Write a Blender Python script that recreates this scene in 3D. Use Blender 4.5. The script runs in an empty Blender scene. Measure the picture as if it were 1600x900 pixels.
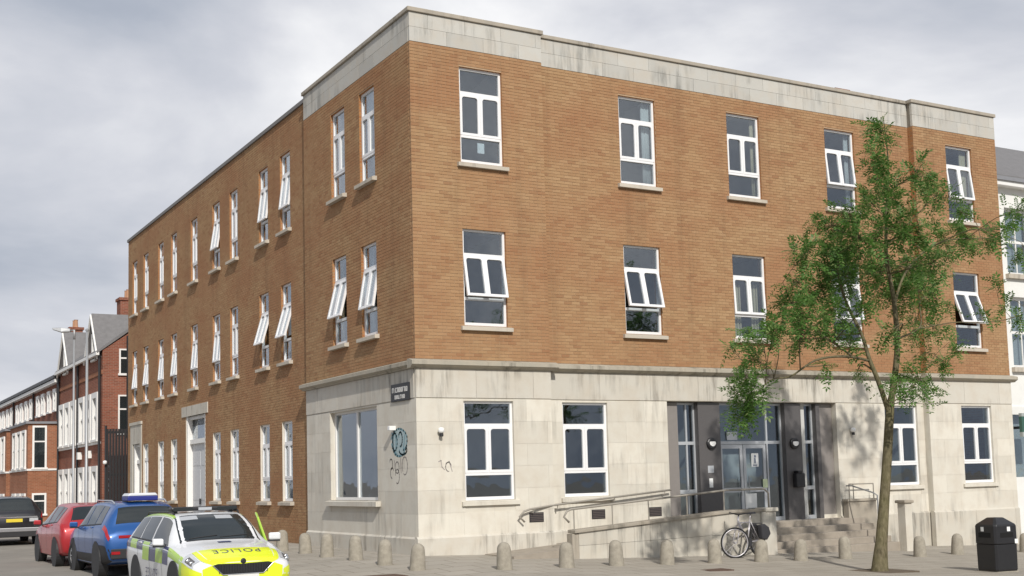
import bpy, bmesh, math, random
import numpy as np
from mathutils import Vector, Matrix

random.seed(7)
scene = bpy.context.scene
COL = scene.collection

# ------------------------------------------------------------------ camera
cam_d = bpy.data.cameras.new('camera')
cam = bpy.data.objects.new('camera', cam_d)
COL.objects.link(cam)
scene.camera = cam
cam_d.sensor_width = 36.0
cam_d.lens = 1911.94 / 1600 * 36.0
cam_d.shift_x = (800 - 792.56) / 1600
cam_d.shift_y = (569.38 - 450) / 1600
cam_d.clip_start = 0.1
cam_d.clip_end = 3000
YAW, PITCH, ROLL = 0.5192, 0.0933, -0.0262
fw = Vector((math.sin(YAW) * math.cos(PITCH), math.cos(YAW) * math.cos(PITCH), math.sin(PITCH)))
rt0 = Vector((math.cos(YAW), -math.sin(YAW), 0))
up0 = rt0.cross(fw)
rt = rt0 * math.cos(ROLL) + up0 * math.sin(ROLL)
up = up0 * math.cos(ROLL) - rt0 * math.sin(ROLL)
M = Matrix((( rt.x, up.x, -fw.x, -11.527), (rt.y, up.y, -fw.y, -24.238), (rt.z, up.z, -fw.z, 1.6), (0, 0, 0, 1)))
cam.matrix_world = M

# ------------------------------------------------------------------ sky
SUN_TO = Vector((-0.27, -1.0, 0.77)).normalized()     # towards the sun
world = bpy.data.worlds.new('World')
scene.world = world
world.use_nodes = True
wt = world.node_tree
wt.nodes.clear()
def wn(t, **k):
    n = wt.nodes.new(t)
    for a, b in k.items():
        setattr(n, a, b)
    return n
wout = wn('ShaderNodeOutputWorld')
wbg = wn('ShaderNodeBackground')
wbg.inputs['Strength'].default_value = 0.112
sky = wn('ShaderNodeTexSky', sky_type='NISHITA')
sky.sun_disc = False
sky.sun_elevation = math.asin(SUN_TO.z)
sky.sun_rotation = math.atan2(SUN_TO.x, SUN_TO.y)
sky.air_density = 1.0
sky.dust_density = 2.0
tc = wn('ShaderNodeTexCoord')
mp = wn('ShaderNodeMapping')
mp.inputs['Scale'].default_value = (1.0, 1.0, 2.6)
mp.inputs['Location'].default_value = (3.16662, 3.87168, 4.08304)
n1 = wn('ShaderNodeTexNoise')
n1.inputs['Scale'].default_value = 1.6
n1.inputs['Detail'].default_value = 7
n1.inputs['Roughness'].default_value = 0.52
n1.inputs['Distortion'].default_value = 0.35
cr = wn('ShaderNodeValToRGB')
els = cr.color_ramp.elements
els[0].position = 0.36; els[0].color = (2.8, 3.2, 3.95, 1)
els[1].position = 0.68; els[1].color = (8.8, 8.8, 8.9, 1)
e = cr.color_ramp.elements.new(0.47); e.color = (4.0, 4.35, 5.05, 1)
e = cr.color_ramp.elements.new(0.57); e.color = (5.9, 6.05, 6.55, 1)
mx = wn('ShaderNodeMix', data_type='RGBA')
mx.inputs[0].default_value = 0.97
wt.links.new(tc.outputs['Generated'], mp.inputs['Vector'])
wt.links.new(mp.outputs[0], n1.inputs['Vector'])
wt.links.new(n1.outputs['Fac'], cr.inputs['Fac'])
wt.links.new(sky.outputs[0], mx.inputs['A'])
wt.links.new(cr.outputs[0], mx.inputs['B'])
wt.links.new(mx.outputs['Result'], wbg.inputs['Color'])
wt.links.new(wbg.outputs[0], wout.inputs['Surface'])

# ------------------------------------------------------------------ sun
sd = bpy.data.lights.new('sun', 'SUN')
sd.energy = 3.7
sd.angle = math.radians(1.0)
sd.color = (1.0, 0.955, 0.89)
sun = bpy.data.objects.new('sun', sd)
COL.objects.link(sun)
sun.rotation_euler = (-SUN_TO).to_track_quat('-Z', 'Y').to_euler()
sun.location = (-20, -60, 50)

# ------------------------------------------------------------------ exposure
vs = scene.view_settings
vs.view_transform = 'Standard'
vs.look = 'None'
vs.exposure = 0.0
vs.gamma = 1.0
vs.use_curve_mapping = False
scene.render.engine = 'CYCLES'
scene.cycles.max_bounces = 6
scene.cycles.transparent_max_bounces = 10

# ================================================================== helpers
def lin(r, g, b):
    f = lambda c: ((c / 255 + 0.055) / 1.055) ** 2.4 if c > 10 else c / 255 / 12.92
    return (f(r), f(g), f(b), 1)

class NT:
    def __init__(s, name):
        s.m = bpy.data.materials.new(name)
        s.m.use_nodes = True
        s.t = s.m.node_tree
        s.b = s.t.nodes['Principled BSDF']
        s.o = s.t.nodes['Material Output']
    def n(s, typ, ins=None, **k):
        x = s.t.nodes.new(typ)
        for a, b in k.items():
            setattr(x, a, b)
        for a, b in (ins or {}).items():
            if hasattr(b, 'is_output') or isinstance(b, bpy.types.NodeSocket):
                s.t.links.new(b, x.inputs[a])
            else:
                x.inputs[a].default_value = b
        return x
    def l(s, a, b):
        s.t.links.new(a, b)
    def coords(s, scale=(1, 1, 1), world=True):
        if world:
            c = s.n('ShaderNodeNewGeometry').outputs['Position']
        else:
            c = s.n('ShaderNodeTexCoord').outputs['Object']
        return s.n('ShaderNodeMapping', {'Vector': c, 'Scale': scale}).outputs[0]
    def noise(s, vec, scale=5, detail=4, rough=0.55):
        return s.n('ShaderNodeTexNoise', {'Vector': vec, 'Scale': scale, 'Detail': detail, 'Roughness': rough}).outputs['Fac']
    def ramp(s, fac, stops):
        r = s.n('ShaderNodeValToRGB', {'Fac': fac})
        e = r.color_ramp.elements
        while len(e) < len(stops):
            e.new(0.5)
        for x, (p, c) in zip(e, stops):
            x.position = p
            x.color = c if len(c) == 4 else (*c, 1)
        return r.outputs['Color']
    def mix(s, f, a, b, mode='MIX'):
        x = s.n('ShaderNodeMix', data_type='RGBA', blend_type=mode)
        for k, v in (('Factor', f), ('A', a), ('B', b)):
            sock = [i for i in x.inputs if i.name == k and (i.type == ('VALUE' if k == 'Factor' else 'RGBA'))][0]
            if isinstance(v, bpy.types.NodeSocket):
                s.l(v, sock)
            else:
                sock.default_value = v
        return [o for o in x.outputs if o.type == 'RGBA'][0]
    def math(s, op, a, b=0.0):
        x = s.n('ShaderNodeMath', operation=op)
        for i, v in enumerate((a, b)):
            if isinstance(v, bpy.types.NodeSocket):
                s.l(v, x.inputs[i])
            else:
                x.inputs[i].default_value = v
        return x.outputs[0]
    def bump(s, h, strength=0.3, dist=0.01):
        x = s.n('ShaderNodeBump', {'Height': h, 'Strength': strength, 'Distance': dist})
        s.l(x.outputs[0], s.b.inputs['Normal'])
    def set(s, col=None, rough=0.6, metal=0.0, spec=0.5, **k):
        if col is not None:
            if isinstance(col, bpy.types.NodeSocket):
                s.l(col, s.b.inputs['Base Color'])
            else:
                s.b.inputs['Base Color'].default_value = col if len(col) == 4 else (*col, 1)
        if isinstance(rough, bpy.types.NodeSocket):
            s.l(rough, s.b.inputs['Roughness'])
        else:
            s.b.inputs['Roughness'].default_value = rough
        s.b.inputs['Metallic'].default_value = metal
        s.b.inputs['Specular IOR Level'].default_value = spec
        for a, b in k.items():
            s.b.inputs[a].default_value = b
        return s.m

def simple(name, col, rough=0.6, metal=0.0, var=0.12, scale=6, spec=0.5, bump=0.0, **k):
    """plain colour broken up by a soft noise"""
    t = NT(name)
    v = t.coords()
    f = t.noise(v, scale, 5, 0.6)
    c = t.mix(f, tuple(x * (1 - var) for x in col[:3]) + (1,), tuple(min(1, x * (1 + var)) for x in col[:3]) + (1,))
    if bump:
        t.bump(t.noise(v, scale * 8, 4), bump, 0.01)
    return t.set(c, rough, metal, spec, **k)

def brick_var(t):
    """a random value per brick, joined or separate"""
    isl = t.n('ShaderNodeNewGeometry').outputs['Random Per Island']
    ob = t.n('ShaderNodeObjectInfo').outputs['Random']
    return t.math('FRACT', t.math('ADD', isl, t.math('MULTIPLY', ob, 7.31)))

def mat_brick(name, stops, dirt):
    t = NT(name)
    r = brick_var(t)
    c = t.ramp(r, stops)
    v = t.coords()
    big = t.noise(t.coords((0.35, 0.35, 0.75)), 1.1, 5, 0.6)
    c = t.mix(t.ramp(big, [(0.38, (0, 0, 0)), (0.62, (1, 1, 1))]), c, t.mix(0.62, c, dirt))
    st = t.noise(t.coords((3.0, 3.0, 0.22)), 1.0, 5, 0.6)
    c = t.mix(t.math('MULTIPLY', t.ramp(st, [(0.5, (0, 0, 0)), (0.75, (1, 1, 1))]), 0.35), c, (0.19, 0.11, 0.06, 1))
    f = t.noise(v, 60, 3, 0.7)
    c = t.mix(t.math('MULTIPLY', f, 0.28), c, (0.10, 0.055, 0.03, 1))
    t.bump(t.noise(v, 140, 3), 0.35, 0.006)
    return t.set(c, 0.9, 0, 0.2)

MAT = {}
MAT['brick'] = mat_brick('brick', [(0.0, (0.335, 0.188, 0.098)), (0.12, (0.39, 0.235, 0.122)), (0.5, (0.422, 0.264, 0.138)), (0.88, (0.455, 0.292, 0.158)), (1.0, (0.38, 0.222, 0.114))], (0.355, 0.168, 0.084, 1))
MAT['mortar'] = simple('mortar', (0.43, 0.305, 0.195), 0.95, var=0.2, scale=9, spec=0.1)

def mat_brick_tex(name, c1, c2, mortar, dirt):
    t = NT(name)
    p = t.n('ShaderNodeSeparateXYZ', {0: t.n('ShaderNodeNewGeometry').outputs['Position']})
    u = t.math('ADD', p.outputs[0], p.outputs[1])
    v = t.n('ShaderNodeCombineXYZ', {0: u, 1: p.outputs[2]}).outputs[0]
    b = t.n('ShaderNodeTexBrick', {'Vector': v, 'Color1': c1, 'Color2': c2, 'Mortar': mortar, 'Scale': 1.0, 'Mortar Size': 0.008, 'Brick Width': 0.225, 'Row Height': 0.075, 'Bias': 0.0})
    big = t.noise(t.coords((0.5, 0.5, 0.8)), 0.9, 5, 0.62)
    c = t.mix(t.ramp(big, [(0.38, (0, 0, 0)), (0.7, (1, 1, 1))]), b.outputs['Color'], dirt, 'MULTIPLY')
    t.bump(b.outputs['Fac'], 0.4, -0.01)
    return t.set(c, 0.9, 0, 0.2)
MAT['brick_return'] = mat_brick_tex('brick_return', (0.42, 0.21, 0.088, 1), (0.34, 0.15, 0.064, 1), (0.38, 0.25, 0.14, 1), (0.8, 0.75, 0.7, 1))
MAT['brick_red'] = mat_brick_tex('brick_red', (0.30, 0.105, 0.065, 1), (0.21, 0.075, 0.048, 1), (0.30, 0.2, 0.15, 1), (0.72, 0.68, 0.66, 1))
MAT['brick_orange'] = mat_brick_tex('brick_orange', (0.37, 0.15, 0.085, 1), (0.28, 0.11, 0.062, 1), (0.36, 0.24, 0.16, 1), (0.8, 0.75, 0.7, 1))

def mat_stone(name, base, dirtcol, amount=0.5, streak=True):
    t = NT(name)
    ob = t.n('ShaderNodeObjectInfo').outputs['Random']
    v = t.coords()
    c = t.mix(ob, tuple(x * 0.90 for x in base) + (1,), tuple(min(1, x * 1.06) for x in base) + (1,))
    f1 = t.noise(v, 2.2, 6, 0.62)
    c = t.mix(t.math('MULTIPLY', t.ramp(f1, [(0.42, (0, 0, 0)), (0.75, (1, 1, 1))]), 0.45), c, (0.52, 0.44, 0.34, 1))
    if streak:
        s1 = t.noise(t.coords((5.5, 5.5, 0.55)), 1.0, 6, 0.66)
        patch = t.noise(t.coords((0.55, 0.55, 0.9)), 1.0, 3, 0.5)
        m = t.math('MULTIPLY', t.ramp(s1, [(0.47, (0, 0, 0)), (0.68, (1, 1, 1))]), t.ramp(patch, [(0.45, (0, 0, 0)), (0.62, (1, 1, 1))]))
        c = t.mix(t.math('MULTIPLY', m, amount), c, dirtcol)
    f2 = t.noise(v, 45, 4, 0.7)
    c = t.mix(t.math('MULTIPLY', f2, 0.22), c, (0.33, 0.30, 0.25, 1))
    t.bump(t.noise(v, 70, 4), 0.25, 0.006)
    return t.set(c, 0.85, 0, 0.25)
MAT['stone'] = mat_stone('stone', (0.70, 0.665, 0.58), (0.22, 0.20, 0.17, 1), 0.45)
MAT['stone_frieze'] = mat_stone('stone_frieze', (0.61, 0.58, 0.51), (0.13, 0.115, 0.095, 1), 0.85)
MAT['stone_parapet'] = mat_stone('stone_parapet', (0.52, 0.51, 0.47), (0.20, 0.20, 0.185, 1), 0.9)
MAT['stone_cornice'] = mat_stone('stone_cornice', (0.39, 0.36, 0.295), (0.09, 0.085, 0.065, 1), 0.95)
MAT['stone_ramp'] = mat_stone('stone_ramp', (0.56, 0.53, 0.46), (0.11, 0.105, 0.095, 1), 0.9)
MAT['stone_dark'] = mat_stone('stone_dark', (0.36, 0.325, 0.27), (0.10, 0.09, 0.07, 1), 0.8)
MAT['stone_sill'] = mat_stone('stone_sill', (0.55, 0.50, 0.42), (0.2, 0.18, 0.15, 1), 0.6)
MAT['concrete'] = simple('concrete', (0.33, 0.30, 0.245), 0.9, var=0.42, scale=11, spec=0.2, bump=0.5)
MAT['concrete_step'] = simple('concrete_step', (0.33, 0.29, 0.24), 0.9, var=0.25, scale=4, spec=0.2, bump=0.3)
MAT['coping_metal'] = simple('coping_metal', (0.17, 0.16, 0.15), 0.6, var=0.2)
MAT['upvc'] = simple('upvc', (0.80, 0.80, 0.80), 0.35, var=0.04, scale=3)
MAT['white_paint'] = simple('white_paint', (0.78, 0.77, 0.74), 0.5, var=0.08, scale=4)
MAT['interior'] = simple('interior', (0.52, 0.52, 0.50), 0.9, var=0.1)
MAT['interior_floor'] = simple('interior_floor', (0.16, 0.15, 0.14), 0.9, var=0.2)
MAT['dark_panel'] = simple('dark_panel', (0.10, 0.094, 0.093), 0.35, var=0.2, scale=20)
MAT['taupe_panel'] = simple('taupe_panel', (0.23, 0.21, 0.195), 0.5, var=0.1, scale=8)
MAT['alu'] = simple('alu', (0.50, 0.52, 0.54), 0.4, 0.3, var=0.06)
MAT['lead'] = simple('lead', (0.22, 0.225, 0.24), 0.7, var=0.15)
MAT['slate'] = simple('slate', (0.17, 0.165, 0.165), 0.75, var=0.3, scale=5, bump=0.4)
MAT['black_plastic'] = simple('black_plastic', (0.018, 0.018, 0.02), 0.4, var=0.3, scale=14)
MAT['black_metal'] = simple('black_metal', (0.022, 0.022, 0.024), 0.45, var=0.2)
MAT['rubber'] = simple('rubber', (0.016, 0.016, 0.016), 0.85, var=0.2)
MAT['galv'] = simple('galv', (0.36, 0.37, 0.38), 0.5, 0.4, var=0.08)
MAT['rail_paint'] = simple('rail_paint', (0.30, 0.275, 0.235), 0.5, var=0.15)
MAT['paper'] = simple('paper', (0.80, 0.81, 0.80), 0.8, var=0.03)
MAT['lamp_white'] = simple('lamp_white', (0.82, 0.82, 0.80), 0.3, var=0.03)
MAT['cream'] = simple('cream', (0.60, 0.50, 0.33), 0.9, var=0.12)

def mat_glass(name, tint, ior=1.75):
    t = NT(name)
    t.t.nodes.remove(t.b)
    fc = t.n('ShaderNodeLayerWeight', {'Blend': 0.5}).outputs['Facing']
    fr = t.math('ADD', t.math('MULTIPLY', t.math('POWER', fc, 4.0), 1.0 - ior), ior)
    wob = t.n('ShaderNodeBump', {'Height': t.noise(t.coords(), 1.3, 2), 'Strength': 0.08, 'Distance': 0.1})
    tr = t.n('ShaderNodeBsdfTransparent', {'Color': (*tint, 1)})
    gl = t.n('ShaderNodeBsdfGlossy', {'Color': (0.92, 0.95, 1, 1), 'Roughness': 0.02, 'Normal': wob.outputs[0]})
    ms = t.n('ShaderNodeMixShader', {0: fr})
    t.l(tr.outputs[0], ms.inputs[1])
    t.l(gl.outputs[0], ms.inputs[2])
    t.l(ms.outputs[0], t.o.inputs['Surface'])
    return t.m
MAT['glass'] = mat_glass('glass', (0.80, 0.85, 0.87), 0.125)
MAT['glass_dark'] = mat_glass('glass_dark', (0.4, 0.45, 0.45), 0.06)

class MB:
    """collects faces, then links them as one mesh object"""
    def __init__(s):
        s.v = []; s.f = []; s.m = []
    def add(s, verts, faces, mi=0):
        o = len(s.v)
        s.v += [tuple(p) for p in verts]
        s.f += [tuple(i + o for i in f) for f in faces]
        s.m += [mi] * len(faces)
        return s
    def box(s, x0, x1, y0, y1, z0, z1, mi=0):
        v = [(x0, y0, z0), (x1, y0, z0), (x1, y1, z0), (x0, y1, z0), (x0, y0, z1), (x1, y0, z1), (x1, y1, z1), (x0, y1, z1)]
        return s.add(v, [(0, 3, 2, 1), (4, 5, 6, 7), (0, 1, 5, 4), (1, 2, 6, 5), (2, 3, 7, 6), (3, 0, 4, 7)], mi)
    def prism(s, poly, y0, y1, mi=0):
        """poly in (x,z), extruded along y"""
        n = len(poly)
        v = [(p[0], y0, p[1]) for p in poly] + [(p[0], y1, p[1]) for p in poly]
        f = [tuple(range(n)), tuple(range(2 * n - 1, n - 1, -1))]
        f += [(i, i + n, (i + 1) % n + n, (i + 1) % n) for i in range(n)]
        return s.add(v, f, mi)
    def prismx(s, poly, x0, x1, mi=0):
        """poly in (y,z), extruded along x"""
        n = len(poly)
        v = [(x0, p[0], p[1]) for p in poly] + [(x1, p[0], p[1]) for p in poly]
        f = [tuple(range(n)), tuple(range(2 * n - 1, n - 1, -1))]
        f += [(i, i + n, (i + 1) % n + n, (i + 1) % n) for i in range(n)]
        return s.add(v, f, mi)
    def quad(s, a, b, c, d, mi=0):
        return s.add([a, b, c, d], [(0, 1, 2, 3)], mi)
    def tube(s, pts, rad, n=8, mi=0, caps=True):
        pts = [Vector(p) for p in pts]
        if not hasattr(rad, '__len__'):
            rad = [rad] * len(pts)
        o = len(s.v)
        ref = None
        for i, p in enumerate(pts):
            d = (pts[min(i + 1, len(pts) - 1)] - pts[max(i - 1, 0)])
            d = d.normalized() if d.length > 1e-9 else Vector((0, 0, 1))
            if ref is None:
                ref = Vector((1, 0, 0)) if abs(d.x) < 0.9 else Vector((0, 1, 0))
            a = (ref - d * ref.dot(d)).normalized()
            b = d.cross(a)
            ref = a
            for k in range(n):
                t = 2 * math.pi * k / n
                q = p + (a * math.cos(t) + b * math.sin(t)) * rad[i]
                s.v.append(tuple(q))
        for i in range(len(pts) - 1):
            for k in range(n):
                s.f.append((o + i * n + k, o + i * n + (k + 1) % n, o + (i + 1) * n + (k + 1) % n, o + (i + 1) * n + k)); s.m.append(mi)
        if caps:
            s.f.append(tuple(o + k for k in range(n - 1, -1, -1))); s.m.append(mi)
            e = o + (len(pts) - 1) * n
            s.f.append(tuple(e + k for k in range(n))); s.m.append(mi)
        return s
    def lathe(s, prof, n=16, c=(0, 0, 0), axis='z', mi=0):
        """prof: list of (radius, height)"""
        o = len(s.v)
        for r, h in prof:
            for k in range(n):
                t = 2 * math.pi * k / n
                a, b = r * math.cos(t), r * math.sin(t)
                if axis == 'z':
                    s.v.append((c[0] + a, c[1] + b, c[2] + h))
                elif axis == 'y':
                    s.v.append((c[0] + a, c[1] + h, c[2] + b))
                else:
                    s.v.append((c[0] + h, c[1] + a, c[2] + b))
        for i in range(len(prof) - 1):
            for k in range(n):
                s.f.append((o + i * n + k, o + i * n + (k + 1) % n, o + (i + 1) * n + (k + 1) % n, o + (i + 1) * n + k)); s.m.append(mi)
        s.f.append(tuple(o + k for k in range(n))); s.m.append(mi)
        e = o + (len(prof) - 1) * n
        s.f.append(tuple(e + k for k in range(n))); s.m.append(mi)
        return s
    def mesh(s, name, mats, smooth=False, fix=True):
        me = bpy.data.meshes.new(name)
        me.from_pydata(s.v, [], s.f)
        if not isinstance(mats, (list, tuple)):
            mats = [mats]
        for m in mats:
            me.materials.append(MAT[m] if isinstance(m, str) else m)
        if len(mats) > 1:
            me.polygons.foreach_set('material_index', s.m)
        if fix:
            bm = bmesh.new(); bm.from_mesh(me)
            bmesh.ops.recalc_face_normals(bm, faces=bm.faces)
            bm.to_mesh(me); bm.free()
        if smooth:
            me.polygons.foreach_set('use_smooth', [True] * len(me.polygons))
        me.update()
        return me
    def build(s, name, mats, parent=None, smooth=False, bevel=0, fix=True, angle=None):
        return link(name, s.mesh(name, mats, smooth, fix), parent, bevel=bevel, angle=angle)

def link(name, me, parent=None, loc=None, rot=None, bevel=0, angle=None):
    o = bpy.data.objects.new(name, me)
    COL.objects.link(o)
    if parent is not None:
        o.parent = parent
    if loc is not None:
        o.location = loc
    if rot is not None:
        o.rotation_euler = rot
    if bevel:
        b = o.modifiers.new('bevel', 'BEVEL'); b.width = bevel; b.segments = 2; b.limit_method = 'ANGLE'; b.angle_limit = math.radians(40)
    if angle:
        for p in me.polygons:
            p.use_smooth = True
        b = o.modifiers.new('weld_smooth', 'EDGE_SPLIT'); b.split_angle = math.radians(angle)
    return o

def empty(name, loc=(0, 0, 0), rz=0.0):
    o = bpy.data.objects.new(name, None)
    o.empty_display_size = 0.2
    COL.objects.link(o)
    o.location = loc
    o.rotation_euler = (0, 0, rz)
    return o

def tag(o, label=None, cat=None, group=None, kind=None):
    if label: o['label'] = label
    if cat: o['category'] = cat
    if group: o['group'] = group
    if kind: o['kind'] = kind
    return o

def copy_tree(o, parent=None):
    c = o.copy(); COL.objects.link(c)
    c.parent = parent
    for ch in list(o.children):
        copy_tree(ch, c)
    return c

# ================================================================== ground
def clip(a, lo, hi):
    return max(lo, min(hi, a))
def gz(x, y):                       # pavement level: falls along the front and towards the kerb
    return -0.036 * clip(x, 0, 22) + 0.03 * clip(x, -4, 0) + 0.04 * clip(y, -5, 0)
def zr(x, y):                       # carriageway level
    return -0.30 + 0.012 * clip(y, -5, 0) + 0.004 * clip(y, 0, 25) - 0.036 * clip(x, 0, 22)

def mat_asphalt():
    t = NT('asphalt')
    v = t.coords()
    c = t.ramp(t.noise(v, 0.7, 6, 0.65), [(0.3, (0.24, 0.222, 0.195)), (0.7, (0.345, 0.32, 0.28))])
    c = t.mix(t.math('MULTIPLY', t.noise(v, 90, 3, 0.8), 0.5), c, (0.14, 0.13, 0.115, 1))
    t.bump(t.noise(v, 160, 3), 0.5, 0.008)
    return t.set(c, 0.9, 0, 0.2)
MAT['asphalt'] = mat_asphalt()
def mat_paving():
    t = NT('paving')
    v = t.coords()
    b = t.n('ShaderNodeTexBrick', {'Vector': v, 'Color1': (0.43, 0.395, 0.34, 1), 'Color2': (0.375, 0.345, 0.295, 1), 'Mortar': (0.19, 0.17, 0.135, 1), 'Scale': 1.0, 'Mortar Size': 0.013, 'Brick Width': 0.75, 'Row Height': 0.6})
    c = t.mix(t.math('MULTIPLY', t.ramp(t.noise(v, 0.9, 6, 0.65), [(0.4, (0, 0, 0)), (0.7, (1, 1, 1))]), 0.55), b.outputs['Color'], (0.29, 0.265, 0.225, 1))
    c = t.mix(t.math('MULTIPLY', t.noise(v, 60, 3, 0.8), 0.4), c, (0.20, 0.175, 0.14, 1))
    # old chewing gum and spots
    vo = t.n('ShaderNodeTexVoronoi', {'Vector': v, 'Scale': 3.2})
    c = t.mix(t.ramp(vo.outputs['Distance'], [(0.05, (0.5, 0.5, 0.5)), (0.075, (0, 0, 0))]), c, (0.13, 0.12, 0.10, 1))
    t.bump(t.noise(v, 120, 3), 0.35, 0.006)
    return t.set(c, 0.9, 0, 0.2)
MAT['paving'] = mat_paving()

xs = [-700, -200, -60, -30, -12, -8, -4, 0, 5, 10, 15, 22, 40, 80, 200, 700]
ys = [-700, -200, -60, -30, -15, -8, -5, -2, 0, 5, 12, 25, 50, 100, 250, 700]
mb = MB()
mb.add([(x, y, zr(x, y)) for y in ys for x in xs], [(j * 16 + i, j * 16 + i + 1, j * 16 + i + 17, j * 16 + i + 16) for j in range(15) for i in range(15)])
road = tag(mb.build('road', 'asphalt', fix=False), kind='structure')

KX, KY, KR = -3.7, -9.0, 3.0
edge = [(KX, y) for y in np.arange(95, KY + KR, -0.9)]
edge += [(KX + KR - KR * math.cos(a), KY + KR - KR * math.sin(a)) for a in np.linspace(0, math.pi / 2, 9)]
edge += [(x, KY) for x in np.arange(KX + KR + 0.9, 62, 0.9)]
inner = []
for x, y in edge:
    inner.append((0.3, y) if y > 0.3 else ((x, 0.3) if x > 0.3 else (0.3, 0.3)))
N = 10
mb = MB()
vv = []
for (x, y), (a, b) in zip(edge, inner):
    for k in range(N + 1):
        t = k / N
        px, py = x + (a - x) * t, y + (b - y) * t
        vv.append((px, py, gz(px, py)))
ff = []
for i in range(len(edge) - 1):
    for k in range(N):
        ff.append((i * (N + 1) + k, (i + 1) * (N + 1) + k, (i + 1) * (N + 1) + k + 1, i * (N + 1) + k + 1))
mb.add(vv, ff)
pavement = tag(mb.build('pavement', 'paving', fix=True), kind='structure')
MAT['kerb'] = simple('kerb', (0.40, 0.37, 0.32), 0.85, var=0.2, scale=5, spec=0.2, bump=0.3)
kerb = empty('kerb'); tag(kerb, kind='structure')
for i in range(len(edge) - 1):
    (x0, y0), (x1, y1) = edge[i], edge[i + 1]
    if y0 > 45 or x0 > 30:
        continue
    d = Vector((x1 - x0, y1 - y0, 0)); L = d.length; d.normalize()
    nrm = Vector((d.y, -d.x, 0))          # towards the carriageway
    a = Vector((x0, y0, 0)) + d * 0.004; b = Vector((x1, y1, 0)) - d * 0.004
    za, zb = gz(x0, y0) + 0.004, gz(x1, y1) + 0.004
    o_ = nrm * 0.14
    m_ = MB()
    vsx = []
    for p, z in ((a, za), (b, zb)):
        q = p + nrm * 0.002
        vsx += [(q.x, q.y, z), (p.x + o_.x, p.y + o_.y, z - 0.004), (p.x + o_.x, p.y + o_.y, z - 0.6), (q.x, q.y, z - 0.6)]
    m_.add(vsx, [(0, 1, 5, 4), (1, 2, 6, 5), (2, 3, 7, 6), (3, 0, 4, 7), (0, 3, 2, 1), (4, 5, 6, 7)])
    m_.build('kerb_stone', 'kerb', kerb)
# ================================================================== the office building
MAT['render_cream'] = simple('render_cream', (0.60, 0.55, 0.47), 0.85, var=0.15)
bld = empty('office_building')
tag(bld, 'three storey tan brick corner building with pale stone ground floor', 'building')

XB, XR, XE, YB, YE = 3.48, 16.07, 19.62, 6.80, 28.57
DR, DX = 0.20, 0.14                       # set-backs of the middle front and of the long side
Z_PL, Z_FR, Z_CO, Z_BR, Z_ST, Z_TOP = 0.38, 3.42, 4.08, 4.29, 11.49, 12.28
ROW = {0: (1.14, 3.37), 1: (5.075, 7.30), 2: (8.84, 11.08)}

front_up = [('w1', 1.808, 0), ('w2', 6.386, 1), ('w3', 9.841, 1), ('w4', 13.327, 1), ('w5', 17.962, 0)]
front_gr = [('g1', 1.812, 0), ('g2', 4.545, 1), ('g4', 15.165, 1), ('g5', 18.048, 0)]
left_bay = [('v1', 4.351), ('v2', 2.478)]
left_main = [('A2', 8.738), ('A1', 10.682), ('B2', 13.644), ('B1', 15.600), ('C', 18.294), ('D2', 21.052), ('D1', 23.000), ('E2', 25.425), ('E1', 27.353)]
WF, WG, WV, WL = 1.12, 1.28, 0.92, 0.84
BIG = (2.15, 5.10)
DOOR_C = (16.95, 19.40, 4.10)
DOOR_E = (26.30, 27.55, 3.42)
ENT = (6.98, 12.68)

holes = {'f0': [], 'f1': [], 'f2': [], 'lb': [], 'lm': []}      # rectangles (u0,u1,z0,z1)
def seg(rec, x):
    return 'f1' if rec else ('f0' if x < XB else 'f2')
for n, c, rec in front_up:
    for r in (1, 2):
        holes[seg(rec, c)].append((c - WF / 2, c + WF / 2, *ROW[r]))
for n, c, rec in front_gr:
    holes[seg(rec, c)].append((c - WG / 2, c + WG / 2, *ROW[0]))
holes['f1'].append((ENT[0], ENT[1], -1.0, Z_FR))
for n, c in left_bay:
    for r in (1, 2):
        holes['lb'].append((c - WV / 2, c + WV / 2, *ROW[r]))
holes['lb'].append((BIG[0], BIG[1], 1.18, 3.38))
for n, c in left_main:
    for r in (1, 2):
        holes['lm'].append((c - WL / 2, c + WL / 2, *ROW[r]))
    if n not in ('C', 'E1'):
        holes['lm'].append((c - WL / 2, c + WL / 2, *ROW[0]))
holes['lm'].append((DOOR_C[0], DOOR_C[1], -1, DOOR_C[2]))
holes['lm'].append((DOOR_E[0], DOOR_E[1], -1, DOOR_E[2]))

PLANES = {'f0': ('y', 0.0, 0.0, XB), 'f1': ('y', DR, XB, XR), 'f2': ('y', 0.0, XR, XE), 'lb': ('x', 0.0, 0.0, YB), 'lm': ('x', DX, YB, YE)}
def P3(pl, u, d, z):
    ax, base = PLANES[pl][:2]
    return (u, base + d, z) if ax == 'y' else (base + d, u, z)

def free_rects(u0, u1, z0, z1, hs):
    us = sorted({u0, u1, *[clip(h[0], u0, u1) for h in hs], *[clip(h[1], u0, u1) for h in hs]})
    zs = sorted({z0, z1, *[clip(h[2], z0, z1) for h in hs], *[clip(h[3], z0, z1) for h in hs]})
    out = []
    for a, b in zip(us, us[1:]):
        for c, d in zip(zs, zs[1:]):
            m, k = (a + b) / 2, (c + d) / 2
            if not any(h[0] < m < h[1] and h[2] < k < h[3] for h in hs):
                out.append((a, b, c, d))
    return out

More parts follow.
